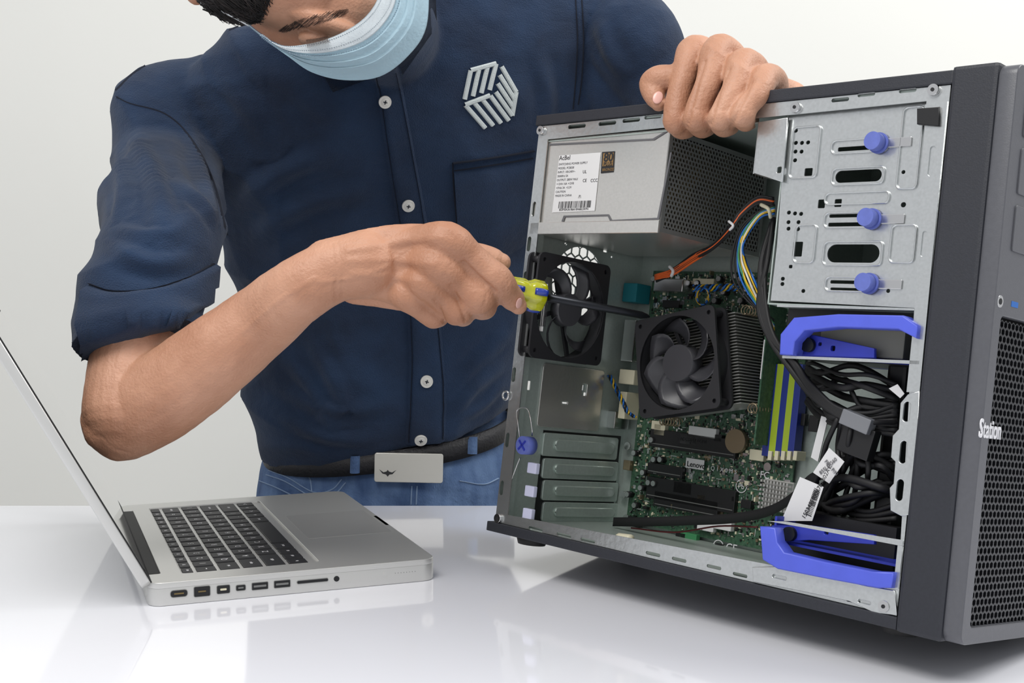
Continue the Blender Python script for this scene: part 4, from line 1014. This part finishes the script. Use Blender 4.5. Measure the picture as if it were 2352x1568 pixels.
for f_ in (.07,.24,.38):
    for i in range(5,50,1):
        if i+1>=len(topc):break
        for hf in (0,.5):
            a=topc[i].lerp(topc[i+1],hf).lerp(botc[i].lerp(botc[i+1],hf),f_);b_=topc[i].lerp(topc[i+1],hf+.25).lerp(botc[i].lerp(botc[i+1],hf+.25),f_)
            mes.append((linem(mbv,[(a.x,a.y),((a.x+b_.x)/2,(a.y+b_.y)/2),(b_.x,b_.y)],1.7,.0019,'d',1,False),0))
addo('mask_stitching',joinme(mes,'mask_stitching'),mk,M_dash)
cable('ear_loop',[Wp(572,58,HY-.036),Wp(520,30,HY-.05),Wp(462,5,HY-.04)],.0012,M_maskw,mk)
bw=[]
for i in range(240):
    t=i/239;x=640+150*t;y=72-40*t**1.3-5*math.sin(math.pi*t);dy=random.uniform(-10,10)*math.sin(math.pi*(.15+.7*t))
    bw.append((linem(bb,[(x,y+dy),(x+5,y+dy-4),(x+11,y+dy-9)],1.2,.0005,'b',1,False),0))
addo('eyebrow',joinme(bw,'eyebrow'),body,M_brow)
b2=bmesh.new()
for i in range(16):
    x=704+i*3.2;h=hit(bb,x,92-i*.5)
    if h: tube(b2,[(h[0],.0004),(Wp(x+1,100-i*.5,min(h[0].y-.006,HY-.083)),.0003),(Wp(x+2+i*.3,110-i*.8,HY-.09),.00012)],seg=5,sub=3,cap=False)
addo('eyelashes',bm2me(b2,'eyelashes'),body,M_brow)
b2=bmesh.new()
hcen=Wp(562,-92,HY-.03)
blob(b2,hcen,(Vector((1,0,0)),Vector((0,0,1))),(.051,.060,.053))
blob(b2,Wp(640,-200,HY),(Vector((1,0,0)),Vector((0,0,1))),(.09,.10,.09))
hme=remesh(b2,'hair',.003,2,.5,lambda c,n:.004*noise.noise(Vector((c.x*60+c.z*60,c.y*40,c.z*30))))
hair=addo('hair',hme,body,None);hme.materials.clear();hme.materials.append(M_hair)
b2=bmesh.new()
for i in range(700):
    a=random.uniform(math.pi*1.0,math.pi*2.0);e=random.uniform(-.1,.9)
    d=Vector((math.cos(a),-e,math.sin(a))).normalized();p=hcen+Vector((d.x*.052,d.y*.061,d.z*.054))
    tn_=Vector((random.uniform(.1,.6),-.1,-random.uniform(.5,.9))).normalized();tn_=(tn_-d*tn_.dot(d)).normalized();l=random.uniform(.8,1.6)
    tube(b2,[(p-tn_*.016*l,.0008),(p+d*.002,.0007),(p+tn_*.014*l-Vector((0,0,.003)),.0002)],seg=4,sub=3,cap=False,mi=random.choice((0,0,1)))
addo('hair_strands',bm2me(b2,'hair_strands',True),hair,[M_hair,M_hair2])
# ======================= LIGHT + CAMERA =======================
w=bpy.data.worlds.new('world');SC.world=w;w.use_nodes=True
w.node_tree.nodes['Background'].inputs[0].default_value=(.95,.965,1,1);w.node_tree.nodes['Background'].inputs[1].default_value=.68
def area(loc,tgt,size,pw,col=(1,1,1)):
    l=bpy.data.lights.new('area_light','AREA');l.shape='SQUARE';l.size=size;l.energy=pw;l.color=col
    o=bpy.data.objects.new('area_light',l);COL.objects.link(o);o.location=loc
    o.rotation_euler=(Vector(tgt)-Vector(loc)).to_track_quat('-Z','Y').to_euler();return o
area((-.5,.2,2.5),(.1,1.2,.9),.9,25,(1,.98,.95))
area((1.7,1.0,2.6),(.5,1.8,.9),1.2,32,(1,.99,.97))
cam=bpy.data.cameras.new('camera');co=bpy.data.objects.new('camera',cam);COL.objects.link(co)
co.location=CAM;co.rotation_euler=(math.pi/2-PIT,0,0);cam.lens=F/2352*36;cam.sensor_width=36;cam.clip_start=.01
SC.camera=co
SC.view_settings.view_transform='Standard'
